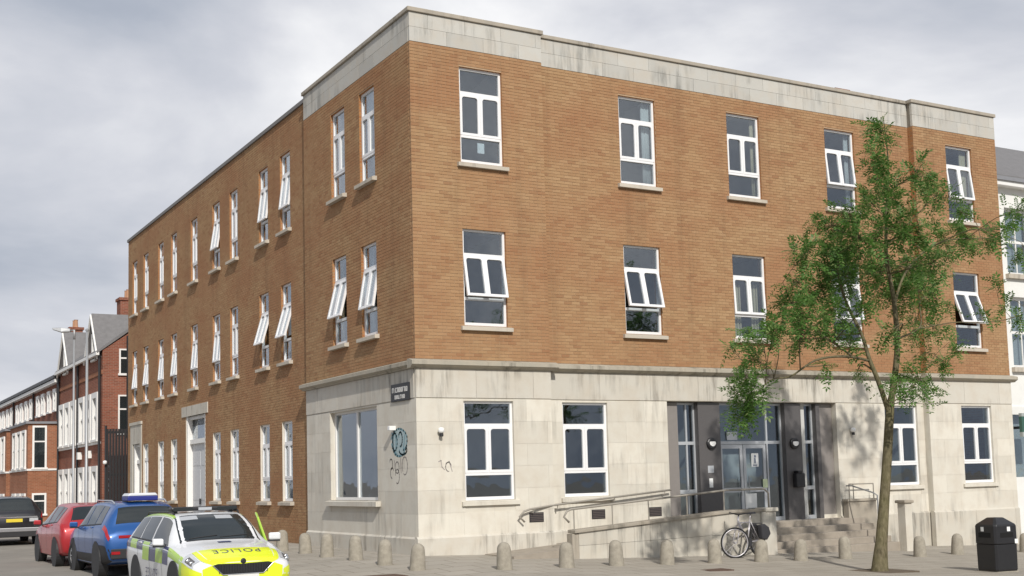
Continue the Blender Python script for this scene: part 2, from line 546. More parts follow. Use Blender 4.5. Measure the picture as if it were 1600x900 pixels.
def backing(pl, z0, z1, depth, mat, name, rev=0.30):
    """flat wall behind the facing pieces, with the reveals of the openings"""
    hs = holes[pl]
    u0, u1 = PLANES[pl][2:]
    mb = MB()
    wall_mb = mb
    for a, b, c, d in free_rects(u0, u1, z0, z1, hs):
        mb.quad(P3(pl, a, depth, c), P3(pl, b, depth, c), P3(pl, b, depth, d), P3(pl, a, depth, d))
    for a, b, c, d in hs:
        c2, d2 = max(c, z0), min(d, z1)
        if d2 <= c2:
            continue
        e = 0.0
        mb = MB()
        mb.quad(P3(pl, a, e, c2), P3(pl, a, rev, c2), P3(pl, a, rev, d2), P3(pl, a, e, d2))
        mb.quad(P3(pl, b, e, c2), P3(pl, b, rev, c2), P3(pl, b, rev, d2), P3(pl, b, e, d2))
        mb.quad(P3(pl, a, e, d2), P3(pl, b, e, d2), P3(pl, b, rev, d2), P3(pl, a, rev, d2))
        mb.quad(P3(pl, a, e, c2), P3(pl, b, e, c2), P3(pl, b, rev, c2), P3(pl, a, rev, c2))
        mb.build('reveal', ('render_cream' if c < 2 else 'brick_return') if mat[0] == 'mortar' else 'stone', bld, fix=False)
    return wall_mb.build(name, mat, bld, fix=False)

def pieces(pl, z0, z1, L, Hc, joint, u_start=None, u_end=None, stagger=0.5):
    """yields (a,b,z0,z1) of the pieces of every course, cut round the openings"""
    hs = holes[pl]
    u0, u1 = PLANES[pl][2:]
    u0 = u0 if u_start is None else u_start
    u1 = u1 if u_end is None else u_end
    n = int(round((z1 - z0) / Hc))
    Hc = (z1 - z0) / n
    out = []
    for k in range(n):
        za, zb = z0 + k * Hc + joint / 2, z0 + (k + 1) * Hc - joint / 2
        zm0, zm1 = za + 0.25 * (zb - za), zb - 0.25 * (zb - za)
        cuts = sorted([(h[0] - 0.002, h[1] + 0.002) for h in hs if h[2] < zm1 and h[3] > zm0])
        iv = []
        x = u0
        for a, b in cuts:
            if a > x:
                iv.append((x, min(a, u1)))
            x = max(x, b)
        if x < u1:
            iv.append((x, u1))
        off = (k % 2) * L * stagger
        for a, b in iv:
            i = math.floor((a - u0 - off) / L)
            while True:
                p, q = u0 + off + i * L, u0 + off + (i + 1) * L
                i += 1
                if p >= b:
                    break
                pa, qb = max(p + joint / 2, a), min(q - joint / 2, b)
                if qb - pa > 0.03:
                    out.append((pa, qb, za, zb))
    return out

# ---- brick facing
LB, HB, JB, DB = 0.225, 0.075, 0.010, 0.10
runs = [('f0', Z_BR, Z_ST, 0.0, None), ('f1', Z_BR, Z_ST, None, None), ('f2', Z_BR, Z_ST, None, None), ('lb', Z_BR, Z_ST, DB + 0.008, None), ('lm', -0.21, 12.09, None, None)]
allb = []
for pl, z0, z1, us, ue in runs:
    for p in pieces(pl, z0, z1, LB, HB, JB, us, ue):
        allb.append((pl, *p))
camp = Vector((-11.527, -24.238, 1.6))
def bdist(b):
    return (Vector(P3(b[0], (b[1] + b[2]) / 2, 0, (b[3] + b[4]) / 2)) - camp).length
full = [i for i, b in enumerate(allb) if b[2] - b[1] > LB - JB - 0.001]
fr = sorted([i for i in full if allb[i][0] == 'f0'], key=lambda i: bdist(allb[i]))[:180]
lf = sorted([i for i in full if allb[i][0] == 'lb'], key=lambda i: bdist(allb[i]))[:120]
single = set(fr) | set(lf)
hb = (allb[fr[0]][4] - allb[fr[0]][3])
bm1 = MB().box(-(LB - JB) / 2, (LB - JB) / 2, 0, DB, -hb / 2, hb / 2).mesh('brick', 'brick')
wall_f = {}
for pl in ('f0', 'f1', 'f2'):
    wall_f[pl] = backing(pl, Z_BR, Z_ST, 0.008, ['mortar'], 'wall')
wall_f['lb'] = backing('lb', Z_BR, Z_ST, 0.008, ['mortar'], 'wall')
wall_f['lm'] = backing('lm', -0.5, 12.09, 0.008, ['mortar'], 'wall')
for i in sorted(single):
    pl, a, b, c, d = allb[i]
    link('brick', bm1, wall_f[pl], P3(pl, (a + b) / 2, 0, (c + d) / 2), (0, 0, 0 if PLANES[pl][0] == 'y' else -math.pi / 2))
rb = random.Random(3)
for pl in ('f0', 'f1', 'f2', 'lb', 'lm'):
    V = []; F = []
    ax, base = PLANES[pl][:2]
    for i, b in enumerate(allb):
        if b[0] != pl or i in single:
            continue
        _, a, q, c, d = b
        j = rb.uniform(-0.0012, 0.0012)
        o = len(V)
        V += [P3(pl, a, j, c), P3(pl, q, j, c), P3(pl, q, j, d), P3(pl, a, j, d), P3(pl, a, DB, c), P3(pl, q, DB, c), P3(pl, q, DB, d), P3(pl, a, DB, d)]
        if ax == 'y':
            F += [(o, o + 1, o + 2, o + 3), (o + 3, o + 2, o + 6, o + 7), (o, o + 4, o + 5, o + 1), (o, o + 3, o + 7, o + 4), (o + 1, o + 5, o + 6, o + 2)]
        else:
            F += [(o + 3, o + 2, o + 1, o), (o + 7, o + 6, o + 2, o + 3), (o + 1, o + 5, o + 4, o), (o + 4, o + 7, o + 3, o), (o + 2, o + 6, o + 5, o + 1)]
    me = bpy.data.meshes.new('brick_courses')
    me.from_pydata(V, [], F)
    me.materials.append(MAT['brick'])
    tag(link('brick_courses', me, bld), kind='stuff')

# returns between the planes, rear and right-hand walls, roof
for q in ((XB - 0.15, XB, 0.012, DR + 0.05, Z_BR, Z_ST), (XR + 0.0015, XR + 0.15, 0.012, DR + 0.05, Z_BR, Z_ST), (0.012, DX + 0.05, YB - 0.15, YB, Z_BR, 12.05)):
    MB().box(*q).build('return_wall', 'brick_return', bld)
for q in ((XB - 0.2, XB + 0.002, 0.02, DR + 0.05, -0.9, Z_BR), (XR - 0.002, XR + 0.2, 0.02, DR + 0.05, -0.9, Z_BR), (0.02, DX + 0.05, YB - 0.2, YB + 0.002, -0.5, Z_BR)):
    MB().box(*q).build('return_stone', 'stone', bld)
mb = MB()
mb.box(XE - 0.25, XE - 0.002, 0.11, 12.0, -1, 12.0)
mb.box(XE - 0.25, XE - 0.002, 12.0, YE, -1, 12.0)
mb.box(DX + 0.11, XE - 0.25, YE - 0.25, YE - 0.002, -1, 12.0)
mb.build('rear_wall', 'brick_return', bld)
MB().box(0.45, XE - 0.3, 0.55, YE - 0.3, 11.75, 11.9).build('roof', 'lead', bld)

# ---- parapet, in stone over the front and the corner bay
def stone_course(pl, z0, z1, L, Hc, mat, name, depth=0.0, thick=0.08, u_start=None, u_end=None, joint=0.006, stagger=0.5, jit=0.0):
    for a, b, c, d in pieces(pl, z0, z1, L, Hc, joint, u_start, u_end, stagger):
        j = depth + random.uniform(-jit, jit)
        mb = MB()
        p, q = P3(pl, a, j, c), P3(pl, b, j + thick, d)
        mb.box(min(p[0], q[0]), max(p[0], q[0]), min(p[1], q[1]), max(p[1], q[1]), c, d)
        mb.build(name, mat, bld, fix=False)
MB().box(0.03, XB - 0.03, 0.03, 0.25, Z_ST - 0.02, Z_TOP - 0.1).box(XB - 0.1, XR + 0.1, DR + 0.03, DR + 0.28, Z_ST - 0.02, Z_TOP - 0.1).box(XR + 0.03, XE, 0.03, 0.25, Z_ST - 0.02, Z_TOP - 0.1).box(0.03, 0.3, 0.06, YB, Z_ST - 0.02, Z_TOP - 0.1).build('parapet', 'stone_dark', bld)
for pl, us in (('f0', 0.0), ('f1', None), ('f2', None), ('lb', 0.082)):
    stone_course(pl, Z_ST + 0.003, Z_TOP - 0.105, 0.95, 0.34, 'stone_parapet', 'stone_block', -0.004, 0.08, us, jit=0.001)
OV = 0.05
mb = MB()
mb.box(-OV, XB + OV, -OV, 0.35, Z_TOP - 0.1, Z_TOP)
mb.box(XB + OV + 0.002, XR - OV - 0.002, DR - OV, DR + 0.35, Z_TOP - 0.1, Z_TOP - 0.003)
mb.box(XR - OV, XE + OV, -OV, 0.35, Z_TOP - 0.1, Z_TOP)
mb.box(-OV, 0.35, 0.352, YB + OV, Z_TOP - 0.1, Z_TOP)
mb.build('coping', 'stone_dark', bld, bevel=0.012)
MB().box(DX - 0.05, DX + 0.3, YB + OV + 0.003, YE + 0.05, 12.09, 12.20).build('metal_coping', 'coping_metal', bld)

# ---- stone ground floor
for pl in ('f0', 'f1', 'f2', 'lb'):
    backing(pl, -0.9 if pl[0] == 'f' else -0.4, Z_BR, 0.010, ['stone'], 'stone_wall')
for pl, us in (('f0', 0.0), ('f1', None), ('f2', None), ('lb', 0.085)):
    stone_course(pl, Z_PL, Z_FR - 0.01, 1.12, 0.505, 'stone', 'stone_block', 0.0, 0.08, us, joint=0.003, jit=0.0004)
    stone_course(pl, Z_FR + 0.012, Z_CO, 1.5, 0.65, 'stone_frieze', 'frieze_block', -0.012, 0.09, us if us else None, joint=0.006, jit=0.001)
# plinth
for pl, us, ue in (('f0', -0.045, None), ('f1', None, None), ('f2', XR - 0.045, None), ('lb', 0.06, None)):
    for a, b, c, d in pieces(pl, -1.0, Z_PL, 1.7, 1.38, 0.006, us, ue):
        ax = PLANES[pl][0]
        t = 0.045
        prof = [(-t, -1.0), (-t, Z_PL - 0.035), (0.004, Z_PL + 0.012), (0.1, Z_PL + 0.012), (0.1, -1.0)]
        mb = MB()
        v = [P3(pl, a, p, z) for p, z in prof] + [P3(pl, b, p, z) for p, z in prof]
        n = len(prof)
        mb.add(v, [tuple(range(n)), tuple(range(2 * n - 1, n - 1, -1))] + [(i, i + n, (i + 1) % n + n, (i + 1) % n) for i in range(n)])
        mb.build('plinth_block', 'stone_ramp' if (a > 12 and ax == 'y') else 'stone_frieze', bld)
# cornice, moulded, in lengths
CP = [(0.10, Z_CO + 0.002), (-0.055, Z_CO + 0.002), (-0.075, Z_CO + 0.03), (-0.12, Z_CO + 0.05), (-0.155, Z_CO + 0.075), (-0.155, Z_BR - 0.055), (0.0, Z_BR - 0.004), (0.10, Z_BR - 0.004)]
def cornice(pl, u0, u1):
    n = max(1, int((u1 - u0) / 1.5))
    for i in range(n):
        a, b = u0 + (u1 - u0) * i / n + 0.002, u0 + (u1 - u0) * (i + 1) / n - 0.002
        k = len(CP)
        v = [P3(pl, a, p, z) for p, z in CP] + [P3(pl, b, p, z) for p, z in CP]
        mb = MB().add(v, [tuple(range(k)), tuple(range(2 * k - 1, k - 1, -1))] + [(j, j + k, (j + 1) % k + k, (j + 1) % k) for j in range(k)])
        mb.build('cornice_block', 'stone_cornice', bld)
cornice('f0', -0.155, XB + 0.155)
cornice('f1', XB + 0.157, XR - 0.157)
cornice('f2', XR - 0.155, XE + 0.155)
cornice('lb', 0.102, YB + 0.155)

# ---- interior: floors and inner walls
mb = MB()
for z0, z1 in ((0.12, 0.33), (3.76, 4.06), (7.60, 7.92)):
    mb.box(0.34, XE - 0.3, 0.34, YE - 0.3, z0, z1)
mb.build('interior_floor', 'interior_floor', bld)
mb = MB()
for z0, z1 in ((0.33, 3.76), (4.06, 7.60), (7.92, 11.75)):
    mb.box(4.2, XE - 0.3, 4.4, 4.55, z0, z1)
    mb.box(4.2, 4.35, 4.55, YE - 0.3, z0, z1)
    for x in (3.3, 8.1, 11.6, 15.9):
        mb.box(x, x + 0.12, 0.42, 4.4, z0, z1)
    for y in (6.9, 12.2, 17.0, 19.8, 24.2):
        mb.box(0.52, 4.2, y, y + 0.12, z0, z1)
mb.build('interior_wall', 'interior', bld)

# ---- windows
def frame_mesh(W, H, f1, f2):
    mb = MB()
    t = 0.055
    y0, y1 = 0.065, 0.14
    mb.box(0, t, y0, y1, 0, H); mb.box(W - t, W, y0, y1, 0, H)
    mb.box(t, W - t, y0, y1, 0, t + 0.02); mb.box(t, W - t, y0, y1, H - t, H)
    mb.box(t, W - t, y0 - 0.008, y1, H * f1 - 0.035, H * f1 + 0.035)
    mb.box(t, W - t, y0 - 0.008, y1, H * f2 - 0.035, H * f2 + 0.035)
    return mb.mesh('window', 'upvc')
def casement_mesh(W, h):
    """hinged along its top edge at the origin; two lights with clipped upper corners"""
    mb = MB()
    s, m, c = 0.06, 0.13, 0.055
    w0, w1 = 0.03, W - 0.03
    y0, y1 = -0.02, 0.035
    mb.box(w0, w0 + s, y0, y1, -h, 0); mb.box(w1 - s, w1, y0, y1, -h, 0)
    mid = (w0 + w1) / 2
    mb.box(mid - m / 2, mid - 0.006, y0, y1, -h, 0); mb.box(mid + 0.006, mid + m / 2, y0, y1, -h, 0)
    mb.box(mid - 0.006, mid + 0.006, y0 + 0.012, y1, -h, 0)
    for a, b in ((w0 + s, mid - m / 2), (mid + m / 2, w1 - s)):
        mb.box(a, b, y0, y1, -s, 0); mb.box(a, b, y0, y1, -h, -h + s)
        k = min(c, (b - a) * 0.4)
        mb.prism([(a, -s), (a, -s - k), (a + k * 0.3, -s - k * 0.3), (a + k, -s)], y0, y1)
        mb.prism([(b, -s), (b - k, -s), (b - k * 0.3, -s - k * 0.3), (b, -s - k)], y0, y1)
    return mb.mesh('casement', 'upvc')
def pane_mesh(a, b, z0, z1, y):
    return MB().box(a, b, y, y + 0.006, z0, z1).mesh('pane', 'glass')
CACHE = {}
def window(loc, W, H, left=False, ang=0.0, f1=0.735, f2=0.28, sill=True, sill_out=0.10, sill_mat='stone_sill'):
    key = (W, H, f1, f2)
    if key not in CACHE:
        h = H * (f1 - f2) - 0.05
        mid = W / 2
        CACHE[key] = (frame_mesh(W, H, f1, f2), casement_mesh(W, h), pane_mesh(0.04, W - 0.04, H * f1, H - 0.04, 0.10), pane_mesh(0.04, W - 0.04, 0.05, H * f2, 0.10),
                      pane_mesh(0.07, mid - 0.05, -h + 0.04, -0.04, 0.012), pane_mesh(mid + 0.05, W - 0.07, -h + 0.04, -0.04, 0.012))
    fm, cm, p1, p2, p3, p4 = CACHE[key]
    w = link('window', fm, bld, loc, (0, 0, -math.pi / 2 if left else 0))
    hz = (0, 0.07, H * f1 - 0.025)
    link('casement', cm, w, hz, (-math.radians(ang), 0, 0))
    link('pane', p1, w); link('pane', p2, w)
    link('pane', p3, w, hz, (-math.radians(ang), 0, 0)); link('pane', p4, w, hz, (-math.radians(ang), 0, 0))
    if sill:
        k = ('sill', W, sill_out, sill_mat)
        if k not in CACHE:
            CACHE[k] = MB().prismx([(0.2, 0.0), (0.2, -0.115), (-sill_out, -0.115), (-sill_out, -0.03), (0.06, 0.0)], -0.10, W + 0.10).mesh('sill', sill_mat)
        link('sill', CACHE[k], w)
    return w
OPEN_F = {('w1', 1): 11, ('w2', 1): 13, ('w3', 1): 3, ('w4', 2): 6, ('w4', 1): 9, ('w5', 2): 7, ('w5', 1): 19}
WIN = {}
for n, c, rec in front_up:
    for r in (1, 2):
        WIN[n, r] = window((c - WF / 2, DR if rec else 0, ROW[r][0]), WF, ROW[r][1] - ROW[r][0], False, OPEN_F.get((n, r), 0), sill_out=0.09)
for n, c, rec in front_gr:
    WIN[n, 0] = window((c - WG / 2, DR if rec else 0, ROW[0][0]), WG, ROW[0][1] - ROW[0][0], False, 0, 0.755, 0.265, sill_out=0.06, sill_mat='stone')
OPEN_L = {('v1', 1): 14, ('v2', 1): 10, ('A2', 2): 7, ('A1', 2): 7, ('B1', 2): 9, ('A2', 1): 16, ('A1', 1): 16, ('B1', 1): 5, ('C', 1): 5, ('D1', 1): 5, ('D2', 1): 6, ('E1', 1): 6, ('E2', 1): 6}
for n, c in left_bay:
    for r in (1, 2):
        WIN[n, r] = window((0, c + WV / 2, ROW[r][0]), WV, ROW[r][1] - ROW[r][0], True, OPEN_L.get((n, r), 0), sill_out=0.12)
for n, c in left_main:
    for r in (0, 1, 2):
        if r == 0 and n in ('C', 'E1'):
            continue
        WIN[n, r] = window((DX, c + WL / 2, ROW[r][0]), WL, ROW[r][1] - ROW[r][0], True, OPEN_L.get((n, r), 0), sill_out=0.12)
MB().box(0.50, 0.68, 0.115, 0.118, 0.28, 0.52).build('notice', 'paper', WIN['w1', 2])
mb = MB()
for i in range(7):
    mb.box(0.09 + i * 0.05, 0.13 + i * 0.05, 0.25 + 0.02 * (i % 2), 0.27 + 0.02 * (i % 2), 0.1, 1.45)
for i in range(5):
    mb.box(0.78 + i * 0.05, 0.82 + i * 0.05, 0.25 + 0.02 * (i % 2), 0.27 + 0.02 * (i % 2), 0.1, 1.5)
mb.build('curtain', 'cream', WIN['w3', 1])

# roller blinds and curtains behind some of the panes
rw = random.Random(21)
MAT['blind'] = simple('blind', (0.62, 0.62, 0.60), 0.9, var=0.06)
for key, w in WIN.items():
    q = rw.random()
    if key[0][0] == 'g' or key in (('w3', 1), ('w1', 1), ('w2', 1)) or (key[1] == 0 and q > 0.25):
        continue
    Wd = WF if key[0][0] == 'w' else (WV if key[0][0] == 'v' else (WG if key[0][0] == 'g' else WL))
    Hh = ROW[key[1]][1] - ROW[key[1]][0]
    if q < 0.30:
        drop = rw.uniform(0.3, 0.75)
        MB().box(0.03, Wd - 0.03, 0.20, 0.21, Hh * (1 - drop), Hh - 0.02).build('blind', 'blind', w)
    elif q < 0.55:
        mb = MB()
        for a, n in ((0.05, rw.randint(2, 5)), (Wd - 0.05, rw.randint(2, 5))):
            sg = 1 if a < Wd / 2 else -1
            for i in range(n):
                x = a + sg * i * 0.05
                mb.tube([(x, 0.24 + 0.012 * (i % 2), 0.02), (x, 0.24 + 0.012 * (i % 2), Hh - 0.02)], 0.03, 6)
        mb.build('curtain', 'cream' if rw.random() < .4 else 'blind', w, smooth=True)

# big two-light window of the corner
W, H = BIG[1] - BIG[0], 2.20
mb = MB()
mb.box(0, 0.06, 0.12, 0.2, 0, H).box(W - 0.06, W, 0.12, 0.2, 0, H).box(0.06, W - 0.06, 0.12, 0.2, 0, 0.07).box(0.06, W - 0.06, 0.12, 0.2, H - 0.06, H).box(W / 2 - 0.04, W / 2 + 0.04, 0.12, 0.2, 0.07, H - 0.06)
w = link('window', mb.mesh('window', 'white_paint'), bld, (0, BIG[1], 1.18), (0, 0, -math.pi / 2))
for a, b in ((0.05, W / 2 - 0.03), (W / 2 + 0.03, W - 0.05)):
    link('pane', pane_mesh(a, b, 0.05, H - 0.05, 0.16), w)
MB().prismx([(0.2, 0.0), (0.2, -0.14), (-0.13, -0.14), (-0.13, -0.03), (0.11, 0.0)], -0.16, W + 0.16).build('sill', 'stone', w)

# side doors
mb = MB()
mb.box(DX - 0.03, DX + 0.3, DOOR_C[0] - 0.34, DOOR_C[1] + 0.5, 4.10, 4.46)
mb.build('lintel', 'stone_frieze', bld)
def side_door(y0, y1, ztop, zt, nm):
    W = y1 - y0
    mb = MB()
    z0 = -0.05
    t = 0.14
    mb.box(0, t, 0.02, 0.30, z0, ztop).box(W - t, W, 0.02, 0.30, z0, ztop).box(t, W - t, 0.10, 0.30, ztop - 0.12, ztop).box(t, W - t, 0.10, 0.28, zt - 0.08, zt + 0.08)
    d = link('door', mb.mesh('door', 'white_paint'), bld, (DX, y1, 0), (0, 0, -math.pi / 2))
    lb = MB()
    lb.box(t, W - t, 0.20, 0.245, z0, zt - 0.08)
    n = 2
    for i in range(n):
        a = t + (W - 2 * t) * i / n; b = t + (W - 2 * t) * (i + 1) / n
        for c, e in ((0.25, 1.0), (1.15, 2.2), (2.35, zt - 0.3)):
            if e > c + 0.2:
                lb.box(a + 0.08, b - 0.08, 0.19, 0.2, c, e)
    lb.build('door_leaf', simple('door_grey', (0.55, 0.56, 0.57), 0.5), d)
    link('pane', pane_mesh(t, W - t, zt + 0.08, ztop - 0.12, 0.2), d)
    MB().box(W * 0.5 - 0.02, W * 0.5 + 0.02, 0.13, 0.19, 1.0, 1.2).build('handle', 'black_metal', d)
    return d
side_door(*DOOR_C, 3.20, 'C')
side_door(*DOOR_E, 2.70, 'E')
mb = MB()
mb.box(DX - 0.035, DX + 0.1, 26.05, DOOR_E[0], -0.2, 4.2).box(DX - 0.035, DX + 0.1, DOOR_E[1], 27.98, -0.2, 4.2).box(DX - 0.035, DX + 0.1, DOOR_E[0] + .001, DOOR_E[1] - .001, DOOR_E[2], 4.2).box(DX - 0.07, DX + 0.1, 26.0, 28.03, 4.2, 4.32)
mb.build('door_surround', 'stone_frieze', bld)

# ---- main entrance
MB().box(7.3, 12.5, 1.9, 2.0, 0.33, 3.7).build('lobby_wall', 'blind', bld)
ent = empty('entrance'); ent.parent = bld
EY = DR + 0.25
Z0 = 0.33
mb = MB()
mb.box(ENT[0], ENT[1], DR + 0.02, DR + 0.9, Z0 - 0.4, Z0)                         # threshold
mb.build('threshold', 'stone_sill', ent)
MB().box(ENT[0], ENT[0] + 0.42, DR + 0.14, DR + 0.5, Z0, Z_FR - 0.02).build('panel', 'taupe_panel', ent)
MB().box(12.17, ENT[1] - 0.02, DR + 0.16, DR + 0.5, Z0 + 0.1, Z_FR - 0.02).build('panel', 'taupe_panel', ent)
MB().box(12.10, ENT[1], DR + 0.14, DR + 0.52, Z0, Z0 + 0.1).build('panel_base', 'stone', ent)
def column(a, b):
    return MB().box(a, b, DR + 0.10, DR + 0.5, Z0, Z_FR - 0.02).build('column', 'dark_panel', ent)
column(8.02, 8.72); column(10.92, 11.48)
column(12.03, 12.165)
def screen(a, b, mids, zt=2.38, zm=1.16, name='screen'):
    mb = MB()
    y0, y1 = EY, EY + 0.07
    t = 0.045
    zt_, zh = Z_FR - 0.02, Z0
    xs_ = [a + t / 2] + mids + [b - t / 2]
    for x in xs_:
        mb.box(x - t / 2, x + t / 2, y0, y1, zh, zt_)
    hs_ = [(zh, 0.10), (zt - 0.04, 0.08), (zt_ - 0.05, 0.05)] + ([(zm - 0.05, 0.1)] if zm else [])
    for z, hh in hs_:
        for p, q in zip(xs_, xs_[1:]):
            mb.box(p + t / 2, q - t / 2, y0 + 0.005, y1 - 0.005, z, z + hh)
    o = mb.build(name, 'alu', ent)
    return o
screen(ENT[0] + 0.422, 8.018, [7.75])
screen(8.722, 10.918, [10.40], zm=None)
screen(11.482, 12.028, [])
for a, b in ((ENT[0] + 0.45, 7.99), (8.75, 10.40), (10.40, 10.89), (11.51, 12.0)):
    MB().box(a, b, EY + 0.03, EY + 0.036, Z0 + 0.05 if b - a < 1 else 2.38, Z_FR - 0.05).build('pane', 'glass', ent)
for i, (a, b) in enumerate(((8.80, 9.56), (9.58, 10.34))):
    mb = MB()
    y0, y1 = EY + 0.005, EY + 0.055
    for p, q in ((a, a + 0.09), (b - 0.09, b)):
        mb.box(p, q, y0, y1, Z0 + 0.01, 2.33)
    for c, e in ((Z0 + 0.01, Z0 + 0.25), (1.1, 1.22), (2.23, 2.33)):
        mb.box(a + 0.09, b - 0.09, y0, y1, c, e)
    mb.build('door_leaf', 'alu', ent)
    MB().box(a + 0.08, b - 0.08, EY + 0.028, EY + 0.034, Z0 + 0.2, 2.28).build('pane', 'glass', ent)
    MB().tube([((b - 0.12) if i == 0 else (a + 0.12), EY - 0.04, 1.0), ((b - 0.12) if i == 0 else (a + 0.12), EY - 0.04, 1.5)], 0.014).build('handle', 'galv', ent)
MAT['blue_print'] = simple('blue_print', (0.10, 0.14, 0.24), 0.7)
MAT['pale_green'] = simple('pale_green', (0.62, 0.70, 0.45), 0.7)
def poster(x0, x1, z0, z1, mat='paper', marks=True, y=EY - 0.004, nm='notice'):
    o = MB().box(x0, x1, y, y + 0.003, z0, z1).build(nm, mat, ent)
    if marks:
        m2 = MB()
        w_, h_ = x1 - x0, z1 - z0
        m2.box(x0 + w_ * .42, x0 + w_ * .62, y - 0.002, y - 0.0005, z0 + h_ * .68, z0 + h_ * .86)
        m2.box(x0 + w_ * .40, x0 + w_ * .58, y - 0.002, y - 0.0005, z0 + h_ * .25, z0 + h_ * .64)
        m2.box(x0 + w_ * .2, x0 + w_ * .8, y - 0.002, y - 0.0005, z0 + h_ * .08, z0 + h_ * .15)
        m2.build('print', 'blue_print', o)
    return o
poster(9.84, 10.08, 1.75, 2.10)
poster(10.20, 10.36, 1.20, 1.42, 'pale_green', False)
poster(8.27, 8.46, 1.62, 1.80, 'alu', False, DR + 0.096)
poster(8.30, 8.42, 1.25, 1.48, 'paper', False, DR + 0.096)
poster(9.05, 9.40, 2.45, 2.66, 'alu', False)
def bulkhead(x, z):
    o = MB().lathe([(0.15, 0), (0.15, -0.05), (0.12, -0.07)], 20, (x, DR + 0.10, z), 'y').build('bulkhead_lamp', 'black_plastic', ent)
    mb = MB()
    pts = [(0.10 * math.cos(t), 0.10 * math.sin(t)) for t in np.linspace(math.pi, 2 * math.pi, 10)]
    pts = [(x + a, z + 0.02 + b * 0.9) for a, b in pts] + [(x + 0.08, z + 0.05), (x - 0.08, z + 0.05)]
    mb.prism(pts, DR + 0.015, DR + 0.045)
    mb.build('lamp_glass', 'lamp_white', o)
bulkhead(8.40, 2.36); bulkhead(11.20, 2.34)
MB().box(11.10, 11.40, DR - 0.06, DR + 0.10, 1.18, 1.55).box(11.14, 11.30, DR - 0.08, DR + 0.10, 1.55, 1.62).build('post_box', 'black_plastic', ent, bevel=0.02)

# ---- small fittings on the walls
for i, x in enumerate((2.99, 4.83, 6.50)):
    yb = 0.0 if x < XB else DR
    o = MB().box(x - 0.19, x + 0.19, yb - 0.012, yb + 0.02, 0.60, 0.82).build('air_vent', 'black_metal', bld)
    mb = MB()
    for k in range(5):
        mb.box(x - 0.17, x + 0.17, yb - 0.02, yb - 0.013, 0.62 + k * 0.04, 0.64 + k * 0.04)
    mb.build('louvre', simple('vent_brown', (0.10, 0.08, 0.075), 0.6), o)
def wall_light(x, y, z, left=False):
    mb = MB().lathe([(0.035, 0), (0.075, 0.04), (0.06, 0.12), (0.0, 0.13)], 14, (0, -0.08, 0))
    o = link('wall_lamp', mb.mesh('wall_lamp', 'lamp_white', True), bld, (x, y, z), (0, 0, -math.pi / 2 if left else 0))
    MB().lathe([(0.045, -0.07), (0.04, 0.0)], 12, (0, -0.08, 0)).build('lamp_body', 'black_plastic', o)
    MB().box(-0.02, 0.02, -0.08, 0.0, 0.03, 0.06).build('bracket', 'black_plastic', o)
wall_light(0.56, 0, 2.64); wall_light(13.20, DR, 2.62)
o = MB().box(-0.06, 0.06, -0.16, 0.0, 0, 0.1).build('security_light', 'lamp_white', bld, bevel=0.01)
o.location = (0, 1.14, 2.76); o.rotation_euler = (0, 0, -math.pi / 2)
# street name plate
pl_ = MB().box(0.26, 1.26, -0.035, -0.013, 3.40, 3.80).build('street_name_plate', 'black_metal', bld, bevel=0.01)
pl_.location = (0, 1.52, 0); pl_.rotation_euler = (0, 0, -math.pi / 2)
mb = MB()
rl = random.Random(5)
for zc, n, hh in ((3.66, 9, 0.11), (3.50, 6, 0.09)):
    w_ = 0.082
    for i in range(n):
        x = 0.76 + (i - n / 2) * 0.093
        mb.box(x, x + 0.018, -0.039, -0.0355, zc - hh / 2, zc + hh / 2)
        mb.box(x + 0.018, x + 0.06, -0.039, -0.0355, zc + hh / 2 - 0.02, zc + hh / 2) if rl.random() < .7 else None
        mb.box(x + 0.018, x + 0.06, -0.039, -0.0355, zc - hh / 2, zc - hh / 2 + 0.02) if rl.random() < .6 else None
        mb.box(x + 0.05, x + 0.068, -0.039, -0.0355, zc - hh / 2, zc + hh / 2) if rl.random() < .6 else None
tag(mb.build('lettering', 'white_paint', pl_), kind='stuff')
mb = MB().box(0.26, 1.26, -0.0385, -0.0355, 3.785, 3.80).box(0.26, 1.26, -0.0385, -0.0355, 3.40, 3.415)
# graffiti, thin paint strokes
def strokes(name, mat, paths, tf, r=0.012):
    mb = MB()
    for p in paths:
        q = [Vector(tf(a, b)) for a, b in p]
        for s_, e_ in zip(q, q[1:]):
            d = (e_ - s_)
            if d.length < 1e-6: continue
            d.normalize()
            nn = Vector((1, 0, 0)) if abs(tf(0, 0)[0] - tf(1, 0)[0]) < 1e-6 else Vector((0, 1, 0))
            w_ = d.cross(nn) * r
            mb.quad(s_ + w_ - d * r, s_ - w_ - d * r, e_ - w_ + d * r, e_ + w_ + d * r)
    return mb.build(name, mat, bld, fix=False)
def loop(cx, cy, a, b, t0=0, t1=6.28, n=14, wob=0.0):
    return [(cx + a * math.cos(t) * (1 + wob * math.sin(3 * t)), cy + b * math.sin(t)) for t in np.linspace(t0, t1, n)]
MAT['spray_blue'] = simple('spray_blue', (0.19, 0.33, 0.37), 0.8, var=0.3, scale=20)
MAT['spray_pale'] = simple('spray_pale', (0.38, 0.47, 0.48), 0.8, var=0.3, scale=14)
MAT['spray_grey'] = simple('spray_grey', (0.30, 0.27, 0.255), 0.8, var=0.3, scale=20)
LW = lambda x: (lambda a, b: (x, a, b))
mb = MB()
pts = loop(0.92, 2.48, 0.40, 0.29, 0, 6.0, 16, 0.08)
mb.add([(-0.0012, a, b) for a, b in pts], [tuple(range(len(pts)))])
mb.build('graffiti', 'spray_pale', bld, fix=False)
